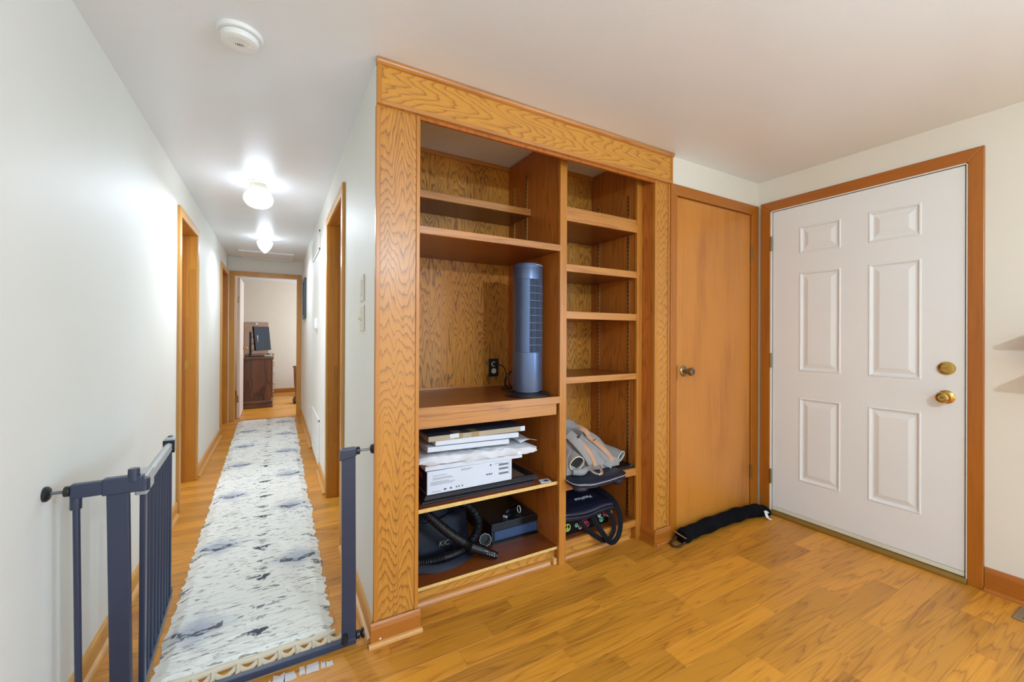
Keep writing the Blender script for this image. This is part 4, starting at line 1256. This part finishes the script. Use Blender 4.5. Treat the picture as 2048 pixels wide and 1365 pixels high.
M().rings([[(dl(t, z)[0] + 0.009 * s, dl(t, z)[1], z) for s, z in ((-1, 0.055), (1, 0.055), (1, 0.078), (-1, 0.078))] for t in (0.0, 1.0)]).build('leaf_bottom_rail', GATE, gt, bevel=0.002)
M().obox(dl(1.0, 0.082), (0.018, 0.016, 0.032), Matrix.Identity(3)).build('bottom_catch', BLACKP, gt, bevel=0.002)
M().obox(dl(0.03, 0.39), (0.016, 0.024, 0.66), Matrix.Identity(3)).build('leaf_post', GATE, gt, bevel=0.003)
M().obox(dl(0.975, 0.39), (0.014, 0.018, 0.66), Matrix.Identity(3)).build('leaf_post', GATE, gt, bevel=0.003)
for i in range(7):
    t = 0.15 + i * 0.114
    M().cyl(dl(t, 0.075), dl(t, 0.722), 0.0070, n=12).build('bar', GATE, gt, smooth=40)

# tape residue left on the floor under the gate
tr = M()
random.seed(5)
TAPEM = pmat('old_tape_residue', (206, 198, 198), 0.5, var=0.06, vscale=40)
x = -0.25
while x < 0.17:
    wv = random.uniform(0.012, 0.05)
    ya, yb = 1.655 + random.uniform(-0.004, 0.004), 1.698 + random.uniform(-0.02, 0.006)
    poly = [(x, ya), (x + wv * 0.5, ya + random.uniform(-0.003, 0.003)), (x + wv, ya), (x + wv * random.uniform(0.8, 1.1), yb), (x + wv * 0.6, yb - random.uniform(0, 0.015)), (x + wv * 0.1, yb)]
    tr.prism(poly, 'Z', 0.0001, 0.0008)
    x += wv + random.uniform(-0.004, 0.008)
tag(tr.build('tape_residue', TAPEM, None, origin=(0, 1.68, 0)), 'ragged white tape residue stuck to the floor under the gate', 'tape')

# ------------------------------------------------------------------ hallway runner
rug = thing('runner_rug', 'long white shaggy runner with grey diamond markings down the hallway', 'rug', (-0.10, 4.3, 0))
def rug_edges(v):
    """left and right edge at fraction v of the length"""
    return -0.372 - 0.075 * v, 0.212 + 0.030 * v
RY0, RY1 = 1.825, 6.84
NU, NV = 110, 900
U, V = np.meshgrid(np.linspace(0, 1, NU + 1), np.linspace(0, 1, NV + 1))
def npnoise(x, y, seed):
    xi, yi = np.floor(x).astype(np.int64), np.floor(y).astype(np.int64)
    def h(a, b):
        n = (a * 374761393 + b * 668265263 + seed * 1442695041) & 0x7fffffff
        n = ((n ^ (n >> 13)) * 1274126177) & 0x7fffffff
        return ((n ^ (n >> 16)) & 0xffff) / 65535.0
    fx, fy = x - xi, y - yi
    fx, fy = fx * fx * (3 - 2 * fx), fy * fy * (3 - 2 * fy)
    return (h(xi, yi) * (1 - fx) + h(xi + 1, yi) * fx) * (1 - fy) + (h(xi, yi + 1) * (1 - fx) + h(xi + 1, yi + 1) * fx) * fy
yl = RY0 + (RY1 - RY0) * V
xl = -0.372 - 0.075 * V
xr = 0.212 + 0.030 * V
ed = (npnoise(yl * 38, U * 0, 3) - 0.5) * 0.020 + (npnoise(yl * 9, U * 0, 4) - 0.5) * 0.012
edl = (npnoise(yl * 38, U * 0, 13) - 0.5) * 0.014
Xg = xl + edl * (1 - U) ** 6 + (xr - xl + ed * U ** 6) * U
warp = (npnoise(Xg * 9, yl * 9, 5) - 0.5) * 0.05
tuft = npnoise(Xg * 14, (yl + warp) * 75, 6)
tuft2 = npnoise(Xg * 30, (yl + warp) * 120, 7)
edge = np.clip(np.minimum(np.minimum(U, 1 - U) * 14, np.minimum(V, 1 - V) * 180), 0, 1)
Zg = 0.002 + edge * (0.013 + 0.006 * tuft + 0.004 * tuft2)
# woven pattern: 0 white .. 1 charcoal, and a paler grey layer
xm = Xg - (xl + xr) / 2
dark = np.zeros_like(Xg)
grey = np.zeros_like(Xg)
rag = (npnoise(Xg * 60, yl * 60, 8) - 0.5) * 0.03
per = 0.40
for k in range(14):
    yc = RY0 + 0.10 + k * per + 0.04 * math.sin(k * 2.3)
    side = 1 if k % 2 else -1
    # centre column triangles, shrinking towards the far end of each repeat
    for dy, w, hgt, s in ((0.0, 0.055, 0.050, 1.0), (0.105, 0.040, 0.032, 0.55), (0.19, 0.030, 0.026, 0.9)):
        t = (yl - (yc + dy)) / hgt
        tri = (np.abs(xm - 0.02 + rag) < w * np.clip(t, 0, 1)) & (t > 0) & (t < 1)
        dark = np.maximum(dark, tri * s)
    # dark chevrons inside big soft grey lozenges, alternating sides
    yc2 = yc + 0.16
    for sx, ph in ((side * 0.19, 0.0),):
        loz = np.abs(xm - sx) / 0.15 + np.abs(yl - yc2) / 0.14
        grey = np.maximum(grey, np.clip(1.15 - loz + rag * 6, 0, 1) * 1.0)
        vv = np.abs((yl - yc2 + 0.035) - np.abs(xm - sx) * 0.45 + rag * 0.5)
        ch = (vv < 0.016) & (np.abs(xm - sx) < 0.085)
        dark = np.maximum(dark, ch * 0.9)
    for sx in (-0.29, 0.285):
        t = (yl - (yc + 0.05)) / 0.045
        tri = (np.abs(xm - sx + rag) < 0.04 * np.clip(t, 0, 1)) & (t > 0) & (t < 1)
        dark = np.maximum(dark, tri * 0.8)
dark *= (npnoise(Xg * 110, yl * 150, 9) > 0.33)
co = np.stack([Xg, yl, Zg], -1).reshape(-1, 3) - np.array([-0.10, 4.3, 0])
me = bpy.data.meshes.new('pile')
ii = np.arange((NV) * (NU)).reshape(NV, NU)
base = (np.arange(NV)[:, None] * (NU + 1) + np.arange(NU)[None, :])
faces = np.stack([base, base + 1, base + NU + 2, base + NU + 1], -1).reshape(-1, 4)
me.vertices.add(len(co))
me.vertices.foreach_set('co', co.astype(np.float32).ravel())
me.loops.add(faces.size)
me.loops.foreach_set('vertex_index', faces.ravel().astype(np.int32))
me.polygons.add(len(faces))
me.polygons.foreach_set('loop_start', np.arange(0, faces.size, 4, dtype=np.int32))
me.update(calc_edges=True)
at = me.attributes.new('woven', 'FLOAT_COLOR', 'POINT')
ca = np.zeros((len(co), 4), np.float32)
ca[:, 0] = dark.ravel()
ca[:, 1] = grey.ravel()
ca[:, 2] = (tuft * 0.6 + tuft2 * 0.4).ravel()
ca[:, 3] = 1
at.data.foreach_set('color', ca.ravel())
RUGM = bpy.data.materials.new('shaggy_wool')
RUGM.use_nodes = True
nt = RUGM.node_tree
N, L = nt.nodes, nt.links
b = N['Principled BSDF']
b.inputs['Roughness'].default_value = 0.95
b.inputs['Specular IOR Level'].default_value = 0.1
atn = N.new('ShaderNodeAttribute')
atn.attribute_name = 'woven'
sx_ = N.new('ShaderNodeSeparateColor')
L.new(atn.outputs['Color'], sx_.inputs[0])
tc = N.new('ShaderNodeTexCoord')
mpn = N.new('ShaderNodeMapping')
mpn.inputs['Scale'].default_value = (15, 80, 15)
mpn.inputs['Rotation'].default_value = (0, 0, 0.06)
L.new(tc.outputs['Object'], mpn.inputs['Vector'])
nz = N.new('ShaderNodeTexNoise')
nz.inputs['Scale'].default_value = 1.0
nz.inputs['Detail'].default_value = 3.0
nz.inputs['Distortion'].default_value = 1.2
L.new(mpn.outputs[0], nz.inputs['Vector'])
cr = N.new('ShaderNodeValToRGB')
cr.color_ramp.elements[0].position = 0.35
cr.color_ramp.elements[0].color = (0.85, 0.85, 0.85, 1)
cr.color_ramp.elements[1].position = 0.425
cr.color_ramp.elements[1].color = (0, 0, 0, 1)
L.new(nz.outputs['Fac'], cr.inputs[0])
m1 = N.new('ShaderNodeMix')
m1.data_type = 'RGBA'
m1.inputs[6].default_value = lin((236, 233, 224))
m1.inputs[7].default_value = lin((180, 184, 194))
L.new(sx_.outputs[1], m1.inputs[0])
m2 = N.new('ShaderNodeMix')
m2.data_type = 'RGBA'
m2.inputs[7].default_value = lin((118, 116, 114))
L.new(m1.outputs[2], m2.inputs[6])
L.new(cr.outputs[0], m2.inputs[0])
m3 = N.new('ShaderNodeMix')
m3.data_type = 'RGBA'
m3.inputs[7].default_value = lin((84, 86, 96))
L.new(m2.outputs[2], m3.inputs[6])
L.new(sx_.outputs[0], m3.inputs[0])
L.new(m3.outputs[2], b.inputs['Base Color'])
n2 = N.new('ShaderNodeTexNoise')
n2.inputs['Scale'].default_value = 260
L.new(tc.outputs['Object'], n2.inputs['Vector'])
bp = N.new('ShaderNodeBump')
bp.inputs['Strength'].default_value = 0.4
bp.inputs['Distance'].default_value = 0.004
L.new(n2.outputs['Fac'], bp.inputs['Height'])
L.new(bp.outputs['Normal'], b.inputs['Normal'])
me.materials.append(RUGM)
me.polygons.foreach_set('use_smooth', [True] * len(me.polygons))
ro = bpy.data.objects.new('pile', me)
COL.objects.link(ro)
ro.parent = rug
ro['kind'] = 'stuff'
FRI = pmat('cream_fringe_cord', (222, 208, 182), 0.9, bump=0.4, bscale=300)
M().tube([(-0.375 + 0.59 * i / 20, 1.820 + 0.004 * math.sin(i), 0.008) for i in range(21)], 0.011, 8).build('binding_cord', FRI, rug, smooth=60)
xx = -0.365
random.seed(8)
while xx < 0.19:
    w2 = random.uniform(0.055, 0.075)
    pts = catmull([(xx, 1.818, 0.006), (xx + w2 * 0.15, 1.795, 0.005), (xx + w2 * 0.5, 1.776 + random.uniform(-0.004, 0.004), 0.005), (xx + w2 * 0.85, 1.795, 0.005), (xx + w2, 1.818, 0.006)], 14)
    M().tube(pts, 0.0105, 8, flat=0.40, facev=(0, 0, 1)).build('fringe_loop', FRI, rug, smooth=60)
    M().tube([(xx + w2, 1.82, 0.006), (xx + w2 + 0.004, 1.775, 0.005), (xx + w2 - 0.004, 1.752, 0.004)], 0.009, 6).build('fringe_tassel', FRI, rug, smooth=60)
    xx += w2

# ------------------------------------------------------------------ draught stopper
ds = thing('draft_stopper', 'black velvet draft stopper curved along the foot of the closet door', 'draft stopper', (2.5, 1.63, 0))
VELV = pmat('black_velvet', (6, 7, 12), 0.9, bump=0.4, bscale=120, var=0.25, vscale=14)
VELV.node_tree.nodes['Principled BSDF'].inputs['Specular IOR Level'].default_value = 0.15
dpts = catmull([(2.075, 1.618, 0.040), (2.20, 1.628, 0.041), (2.40, 1.634, 0.043), (2.60, 1.634, 0.044), (2.76, 1.626, 0.042), (2.86, 1.612, 0.036), (2.925, 1.596, 0.022), (2.955, 1.588, 0.012)], 60)
def dr(t):
    e = 0.040 + 0.0025 * math.sin(t * 31) + 0.002 * math.sin(t * 57)
    if t > 0.75:
        e *= max(0.12, 1 - ((t - 0.75) / 0.25) ** 1.6 * 0.9)
    if t < 0.02:
        e *= 0.9
    return e
tb = M()
R = []
for i, p in enumerate(dpts):
    t = i / 59
    r_ = dr(t)
    dv = (dpts[min(i + 1, 59)] - dpts[max(i - 1, 0)])
    dv.z = 0
    dv.normalize()
    sd = Vector((-dv.y, dv.x, 0))
    ring = []
    for j in range(20):
        a = 2 * math.pi * j / 20
        ring.append((p.x + sd.x * r_ * 1.05 * math.cos(a), p.y + sd.y * r_ * 1.05 * math.cos(a), max(0.001, p.z + r_ * math.sin(a))))
    R.append(ring)
tb.rings(R).build('tube', VELV, ds, smooth=60)
M().tube(catmull([(2.080, 1.650, 0.030), (2.045, 1.652, 0.014), (2.008, 1.638, 0.008), (2.000, 1.612, 0.007), (2.022, 1.590, 0.008), (2.070, 1.588, 0.022)], 26), 0.0065, 8).build('hanging_loop', pmat('brown_cord', (52, 30, 20), 0.7), ds, smooth=60)
M().cyl((2.066, 1.662, 0.058), (2.058, 1.572, 0.052), 0.004, n=10).build('metal_bar', STEEL, ds, smooth=40)
M().add([(2.845, 1.570, 0.052), (2.870, 1.566, 0.046), (2.860, 1.545, 0.010), (2.872, 1.530, 0.002), (2.850, 1.533, 0.003), (2.838, 1.552, 0.016)], [(0, 1, 2, 5), (5, 2, 3, 4)]).build('care_tag', WHITE, ds, solid=0.0008)
M().add([(2.862, 1.572, 0.050), (2.885, 1.570, 0.042), (2.892, 1.560, 0.030), (2.870, 1.560, 0.034)], [(0, 1, 2, 3)]).build('care_tag', WHITE, ds, solid=0.0008)

# ------------------------------------------------------------------ hallway ceiling fixtures
sd = thing('smoke_detector', 'round white smoke detector on the ceiling near the hallway mouth', 'smoke detector', (-0.120, 1.795, H))
M().lathe([(0, 0), (0.0745, 0), (0.0745, -0.008), (0.071, -0.013), (0.062, -0.015), (0, -0.015)], (-0.120, 1.795, H), 'Z', 48).build('base_plate', WHITE, sd, smooth=35)
M().lathe([(0.058, -0.013), (0.0585, -0.018), (0.058, -0.021)], (-0.120, 1.795, H), 'Z', 48).build('vent_gap', pmat('shadow_grey_plastic', (120, 120, 118), 0.6), sd)
M().lathe([(0.0, -0.016), (0.0615, -0.017), (0.0615, -0.024), (0.057, -0.034), (0.044, -0.039), (0.034, -0.0385), (0, -0.0385)], (-0.120, 1.795, H), 'Z', 48).build('dome', WHITE, sd, smooth=35)
for i, ln in enumerate((0.004, 0.011, 0.013, 0.011, 0.004)):
    M().box(-0.133 + i * 0.006, -0.1305 + i * 0.006, 1.795 - ln / 2, 1.795 + ln / 2, H - 0.0395, H - 0.0383).build('sounder_slot', BLACKP, sd)
M().lathe([(0, -0.038), (0.009, -0.038), (0.009, -0.0395), (0, -0.040)], (-0.090, 1.800, H), 'Z', 20).build('test_button', WHITE, sd, smooth=35)

GLOW = pmat('lit_opal_glass', (255, 252, 246), 0.3, emit=(219, 235, 255), estr=9.0)
RIBG = pmat('lit_ribbed_glass', (255, 252, 246), 0.3, emit=(219, 235, 255), estr=12.0)
FIT = pmat('cream_enamel_fitter', (214, 206, 186), 0.35)
l1 = thing('ceiling_light', 'flush ceiling light with a flattened white globe, nearer in the hallway', 'ceiling light', (-0.114, 3.49, H))
M().lathe([(0, 0), (0.070, 0), (0.070, -0.004), (0.058, -0.010), (0.055, -0.014), (0.055, -0.05), (0.052, -0.054), (0, -0.054)], (-0.114, 3.49, H), 'Z', 36).build('fitter', FIT, l1, smooth=35)
prof = [(0.002, -0.183)] + [(0.093 * math.cos(a) ** 0.9 if math.cos(a) > 0 else 0.002, -0.116 + 0.067 * math.sin(a)) for a in [math.radians(q) for q in range(-84, 61, 8)]] + [(0.050, -0.050)]
M().lathe(prof, (-0.114, 3.49, H), 'Z', 36).build('globe', GLOW, l1, smooth=60)
area_light('hall_lamp_fill_disc', (-0.114, 3.49, H - 0.188), (-0.114, 3.49, 0), 0.09, 0.09, 15, (0.74, 0.86, 1.0)).data.shape = 'DISK'  # added disc under the globe, lights the hall but not the ceiling
for a in (0.3, 2.4, 4.5):
    M().ball((-0.114 + 0.056 * math.cos(a), 3.49 + 0.056 * math.sin(a), H - 0.036), 0.005, 0.005, 0.005, 8, 6).build('thumb_screw', STEEL, l1)
l2 = thing('ceiling_light', 'flush ceiling light with a ribbed acorn glass shade, farther in the hallway', 'ceiling light', (-0.113, 5.43, H))
M().lathe([(0, 0), (0.060, 0), (0.060, -0.004), (0.050, -0.010), (0.047, -0.014), (0.047, -0.036), (0, -0.036)], (-0.113, 5.43, H), 'Z', 32).build('fitter', FIT, l2, smooth=35)
prof = [(0.046, -0.030), (0.060, -0.040), (0.076, -0.050), (0.078, -0.055), (0.075, -0.060), (0.077, -0.066), (0.073, -0.072), (0.075, -0.078), (0.070, -0.090), (0.062, -0.108), (0.050, -0.128), (0.034, -0.148), (0.018, -0.164), (0.010, -0.172), (0.002, -0.175)]
M().lathe(prof, (-0.113, 5.43, H), 'Z', 32).build('shade', RIBG, l2, smooth=60)
area_light('hall_lamp_fill_disc', (-0.113, 5.43, H - 0.180), (-0.113, 5.43, 0), 0.05, 0.05, 10, (0.74, 0.86, 1.0)).data.shape = 'DISK'  # added downward fill below the shade, spares the ceiling
hp = thing('attic_hatch', 'white framed attic hatch in the ceiling at the hallway end', 'hatch', (-0.11, 6.65, H))
M().box(-0.37, 0.16, 6.40, 6.93, H - 0.006, H).build('panel', CEIL, hp)
for nm, bx_ in (('frame_strip', (-0.425, 0.205, 6.345, 6.40)), ('frame_strip', (-0.425, 0.205, 6.915, 6.955)), ('frame_strip', (-0.425, -0.37, 6.40, 6.915)), ('frame_strip', (0.15, 0.205, 6.40, 6.915))):
    M().box(*bx_, H - 0.020, H).build(nm, WHITE, hp, bevel=0.003)

# ------------------------------------------------------------------ on the right hallway wall
def plate_grille(name, label, y0, y1, z0, z1, nsl, vertical, split=None):
    g = thing(name, label, 'vent', (XR, (y0 + y1) / 2, z0))
    t, w_ = 0.010, 0.022
    fr_ = M().box(XR - t, XR, y0, y1, z0, z0 + w_).box(XR - t, XR, y0, y1, z1 - w_, z1).box(XR - t, XR, y0, y0 + w_, z0, z1).box(XR - t, XR, y1 - w_, y1, z0, z1)
    fr_.build('frame', WHITE, g, bevel=0.002)
    M().box(XR - 0.002, XR - 0.0005, y0 + w_, y1 - w_, z0 + w_, z1 - w_).build('backing', pmat(name + '_duct', (70, 70, 68), 0.8), g)
    for i in range(nsl):
        s = (i + 0.5) / nsl
        if vertical:
            yc = y0 + w_ + (y1 - y0 - 2 * w_) * s
            hw = (y1 - y0 - 2 * w_) / nsl * 0.28
            M().obox((XR - 0.005, yc, (z0 + z1) / 2), (0.003, hw * 2, z1 - z0 - 2 * w_), Matrix.Rotation(0.5, 3, 'Z')).build('louvre', WHITE, g)
        else:
            zc = z0 + w_ + (z1 - z0 - 2 * w_) * s
            hh = (z1 - z0 - 2 * w_) / nsl * 0.40
            M().obox((XR - 0.005, (y0 + y1) / 2, zc), (0.003, y1 - y0 - 2 * w_, hh * 2), Matrix.Rotation(0.35, 3, 'Y')).build('louvre', WHITE, g)
    if split:
        for s in split:
            zc = z0 + (z1 - z0) * s
            M().box(XR - 0.011, XR - 0.002, y0 + w_, y1 - w_, zc - 0.006, zc + 0.006).build('cross_bar', WHITE, g)
    return g
plate_grille('air_vent', 'white louvred air vent high on the right hallway wall', 4.10, 4.86, 1.985, 2.170, 9, True)
plate_grille('return_grille', 'tall white return-air grille low on the right hallway wall', 4.06, 4.89, 0.035, 0.455, 20, False, (0.33, 0.66))
pf = thing('wall_picture', 'dark framed picture hanging near the end of the hallway', 'picture', (XR, 6.2, 1.44))
y0_, y1_, z0_, z1_ = 6.02, 6.44, 1.43, 1.965
fr_ = M()
for q in ((y0_, y0_ + 0.05, z0_, z1_), (y1_ - 0.05, y1_, z0_, z1_), (y0_ + 0.05, y1_ - 0.05, z0_, z0_ + 0.05), (y0_ + 0.05, y1_ - 0.05, z1_ - 0.05, z1_)):
    fr_.box(XR - 0.026, XR - 0.0005, *q)
fr_.build('frame', pmat('dark_teal_frame', (56, 66, 72), 0.4), pf, bevel=0.002)
M().box(XR - 0.010, XR - 0.004, y0_ + 0.05, y1_ - 0.05, z0_ + 0.05, z1_ - 0.05).build('mat_board', pmat('picture_mat', (206, 200, 190), 0.4), pf)
M().box(XR - 0.011, XR - 0.009, y0_ + 0.12, y1_ - 0.12, z0_ + 0.13, z1_ - 0.13).build('print', pmat('picture_print', (150, 146, 140), 0.4), pf)
th = thing('thermostat', 'small white thermostat box on the right hallway wall', 'thermostat', (XR, 4.38, 1.32))
M().box(XR - 0.028, XR - 0.0005, 4.30, 4.44, 1.275, 1.375).build('cover', WHITE, th, bevel=0.006)
M().box(XR - 0.008, XR - 0.0003, 4.285, 4.455, 1.262, 1.388).build('back_plate', WHITE, th, bevel=0.003)
def switch(name, label, y0, y1, z0, z1, dimmer):
    s = thing(name, label, 'switch', (XR, (y0 + y1) / 2, (z0 + z1) / 2))
    M().box(XR - 0.007, XR - 0.0003, y0, y1, z0, z1).build('plate', CREAMP, s, bevel=0.003)
    yc, zc = (y0 + y1) / 2, (z0 + z1) / 2
    if dimmer:
        M().box(XR - 0.010, XR - 0.006, yc - 0.016, yc + 0.016, zc - 0.035, zc + 0.035).build('rocker', CREAMP, s, bevel=0.002)
    else:
        M().obox((XR - 0.013, yc, zc - 0.004), (0.018, 0.009, 0.012), Matrix.Rotation(0.5, 3, 'Y')).build('toggle', CREAMP, s, bevel=0.002)
        for dz in (-0.03, 0.03):
            M().ball((XR - 0.007, yc, zc + dz), 0.002, 0.003, 0.003, 8, 6).build('screw', STEEL, s)
switch('wall_switch', 'upper almond rocker switch plate beside the bookcase', 1.930, 2.010, 1.372, 1.492, True)
switch('wall_switch', 'lower almond toggle switch plate beside the bookcase', 1.925, 2.008, 1.236, 1.354, False)
wo = thing('wall_outlet', 'small white outlet plate low on the right hallway wall past the grille', 'outlet', (XR, 5.3, 0.33))
M().box(XR - 0.006, XR - 0.0003, 5.26, 5.34, 0.27, 0.39).build('plate', WHITE, wo, bevel=0.002)
M().box(XR - 0.008, XR - 0.005, 5.285, 5.315, 0.335, 0.365).build('receptacle', CREAMP, wo)
M().box(XR - 0.008, XR - 0.005, 5.285, 5.315, 0.295, 0.325).build('receptacle', CREAMP, wo)

# ------------------------------------------------------------------ bedroom furnishings
DW = wood('knotty_pine_dark', (120, 70, 36), (58, 30, 16), 'Z', 6.0, 4, 0.25, 0.8, tone=0.7, fiber=0.4, rough=0.35)
DWY = wood('pine_trim_dark', (112, 68, 38), (64, 36, 20), 'Y', 6.0, 3, 0.1, 0.6, tone=0.5, fiber=0.4, rough=0.35)
dz = thing('dresser', 'dark knotty-pine dresser seen end-on in the bedroom', 'dresser', (-0.27, 8.8, 0))
M().box(-0.50, -0.062, 8.02, 9.62, 0.12, 0.80).build('carcass', DW, dz)
M().box(-0.515, -0.030, 7.995, 9.645, 0.80, 0.838).build('top', DWY, dz, bevel=0.008)
M().box(-0.515, -0.042, 7.99, 9.64, 0.0, 0.055).build('plinth', DWY, dz, bevel=0.006)
M().box(-0.508, -0.050, 8.00, 9.63, 0.055, 0.12).build('base_moulding', DWY, dz, bevel=0.012)
for i in range(3):
    for j in range(2):
        ya, za = 8.06 + j * 0.78, 0.15 + i * 0.215
        dd = M().box(-0.062, -0.046, ya, ya + 0.74, za, za + 0.195).build('drawer', DW, dz, bevel=0.004)
        for hh in (0.18, 0.56):
            M().tube([(-0.046, ya + hh - 0.04, za + 0.10), (-0.024, ya + hh - 0.03, za + 0.085), (-0.024, ya + hh + 0.03, za + 0.085), (-0.046, ya + hh + 0.04, za + 0.10)], 0.006, 6).build('pull', BRASS_OLD, dd)
MONB = pmat('matte_black_plastic', (20, 21, 24), 0.6, spec=0.2)
mon = thing('monitor', 'black monitor on a tall pole stand on the dresser', 'monitor', (-0.30, 8.42, 0.838))
M().box(-0.455, -0.180, 8.30, 8.52, 0.839, 0.853).build('stand_base', BLACKP, mon, bevel=0.004)
M().box(-0.398, -0.364, 8.385, 8.42, 0.85, 1.262).build('pole', BLACKP, mon, bevel=0.003)
for zc in (1.17, 1.06):
    M().box(-0.366, -0.285, 8.39, 8.415, zc - 0.012, zc + 0.012).build('arm', GATEG, mon, bevel=0.003)
rot = Matrix.Rotation(math.radians(-34), 3, 'Z') @ Matrix.Rotation(math.radians(-6), 3, 'Y')
M().obox((-0.215, 8.50, 1.145), (0.030, 0.40, 0.42), rot).build('panel', MONB, mon, bevel=0.006)
M().obox((-0.252, 8.485, 1.12), (0.045, 0.18, 0.22), rot).build('rear_housing', MONB, mon, bevel=0.01)
M().box(-0.292, -0.268, 8.38, 8.43, 1.03, 1.20).build('mount_plate', STEEL, mon, bevel=0.002)
M().tube(catmull([(-0.29, 8.40, 1.02), (-0.34, 8.38, 0.95), (-0.37, 8.37, 0.90), (-0.42, 8.38, 0.87)], 16), 0.004, 6).build('cable', BLACKP, mon)
tbx = thing('small_box', 'small white box with a black lid on the dresser top', 'box', (-0.115, 8.45, 0.838))
M().box(-0.165, -0.065, 8.36, 8.56, 0.839, 0.862).build('tray', WHITE, tbx, bevel=0.003)
M().box(-0.150, -0.085, 8.38, 8.54, 0.862, 0.878).build('lid', BLACKP, tbx, bevel=0.003)
bd = thing('tan_board', 'tan board leaning on the bedroom wall behind the monitor', 'board', (-0.34, 9.85, 0.838))
M().obox((-0.345, 9.895, 1.135), (0.42, 0.018, 0.66), Matrix.Rotation(-0.03, 3, 'X')).build('panel', pmat('tan_board_face', (182, 142, 116), 0.6, var=0.06), bd, bevel=0.003)
M().ball((-0.345, 9.86, 1.43), 0.018, 0.01, 0.018, 12, 8).build('hanger', WHITE, bd)
ft = thing('bed_footboard', 'dark red-brown wooden footboard edge at the bedroom doorway', 'footboard', (0.6, 9.2, 0))
poly = [(0.305, 0.0), (0.305, 0.55), (0.292, 0.575), (0.292, 0.60), (0.32, 0.61), (1.3, 0.61), (1.3, 0.0)]
M().prism([(0.345, 0.10), (0.318, 0.20), (0.312, 0.30), (0.305, 0.56), (0.292, 0.575), (0.292, 0.60), (1.4, 0.60), (1.4, 0.10)], 'Y', 9.18, 9.24).build('panel', DW, ft, bevel=0.004)
M().box(0.335, 0.39, 9.18, 9.24, 0.0, 0.12).build('leg', DW, ft)
M().box(1.34, 1.40, 9.18, 9.24, 0.0, 0.12).build('leg', DW, ft)
sl = thing('slipper', 'brown furry slipper on the bedroom floor by the doorway', 'slipper', (0.33, 8.3, 0))
FUR = pmat('brown_fur', (122, 92, 68), 0.95, bump=0.9, bscale=120, var=0.3, vscale=30)
M().ball((0.345, 8.32, 0.055), 0.085, 0.13, 0.054, 18, 12).build('upper', FUR, sl, smooth=60)
M().ball((0.330, 8.26, 0.105), 0.055, 0.06, 0.045, 14, 10).build('cuff', FUR, sl, smooth=60)
M().box(0.27, 0.42, 8.20, 8.44, 0.0005, 0.012).build('sole', BLACKP, sl, bevel=0.004)

# ------------------------------------------------------------------ floor register and an unseen stand-in shelf shaped to cast a wall shadow
rg = thing('floor_register', 'tan metal floor register by the right baseboard', 'floor vent', (2.86, 0.33, 0))
REGM = pmat('tan_register_enamel', (146, 126, 98), 0.45, 0.3)
M().box(2.787, 2.935, 0.170, 0.486, 0.0002, 0.006).build('face_plate', REGM, rg, bevel=0.003)
for i in range(2):
    for j in range(13):
        xa, ya = 2.805 + i * 0.058, 0.190 + j * 0.0215
        M().box(xa, xa + 0.05, ya, ya + 0.009, 0.0058, 0.0064).build('slot', BLACKP, rg)
ws = thing('stand_in_shelf', 'unseen two-tier stand-in shelf added to cast a shadow beside the entry door', 'shelf', (XD, 0.22, 1.05))
for zc in (1.245, 1.065):
    M().box(XD - 0.198, XD - 0.0005, -0.05, 0.450, zc - 0.009, zc + 0.009).build('board', TRIMY, ws, bevel=0.002)
M().box(XD - 0.11, XD - 0.0005, 0.00, 0.40, 1.074, 1.236).build('back_block', TRIMW, ws)
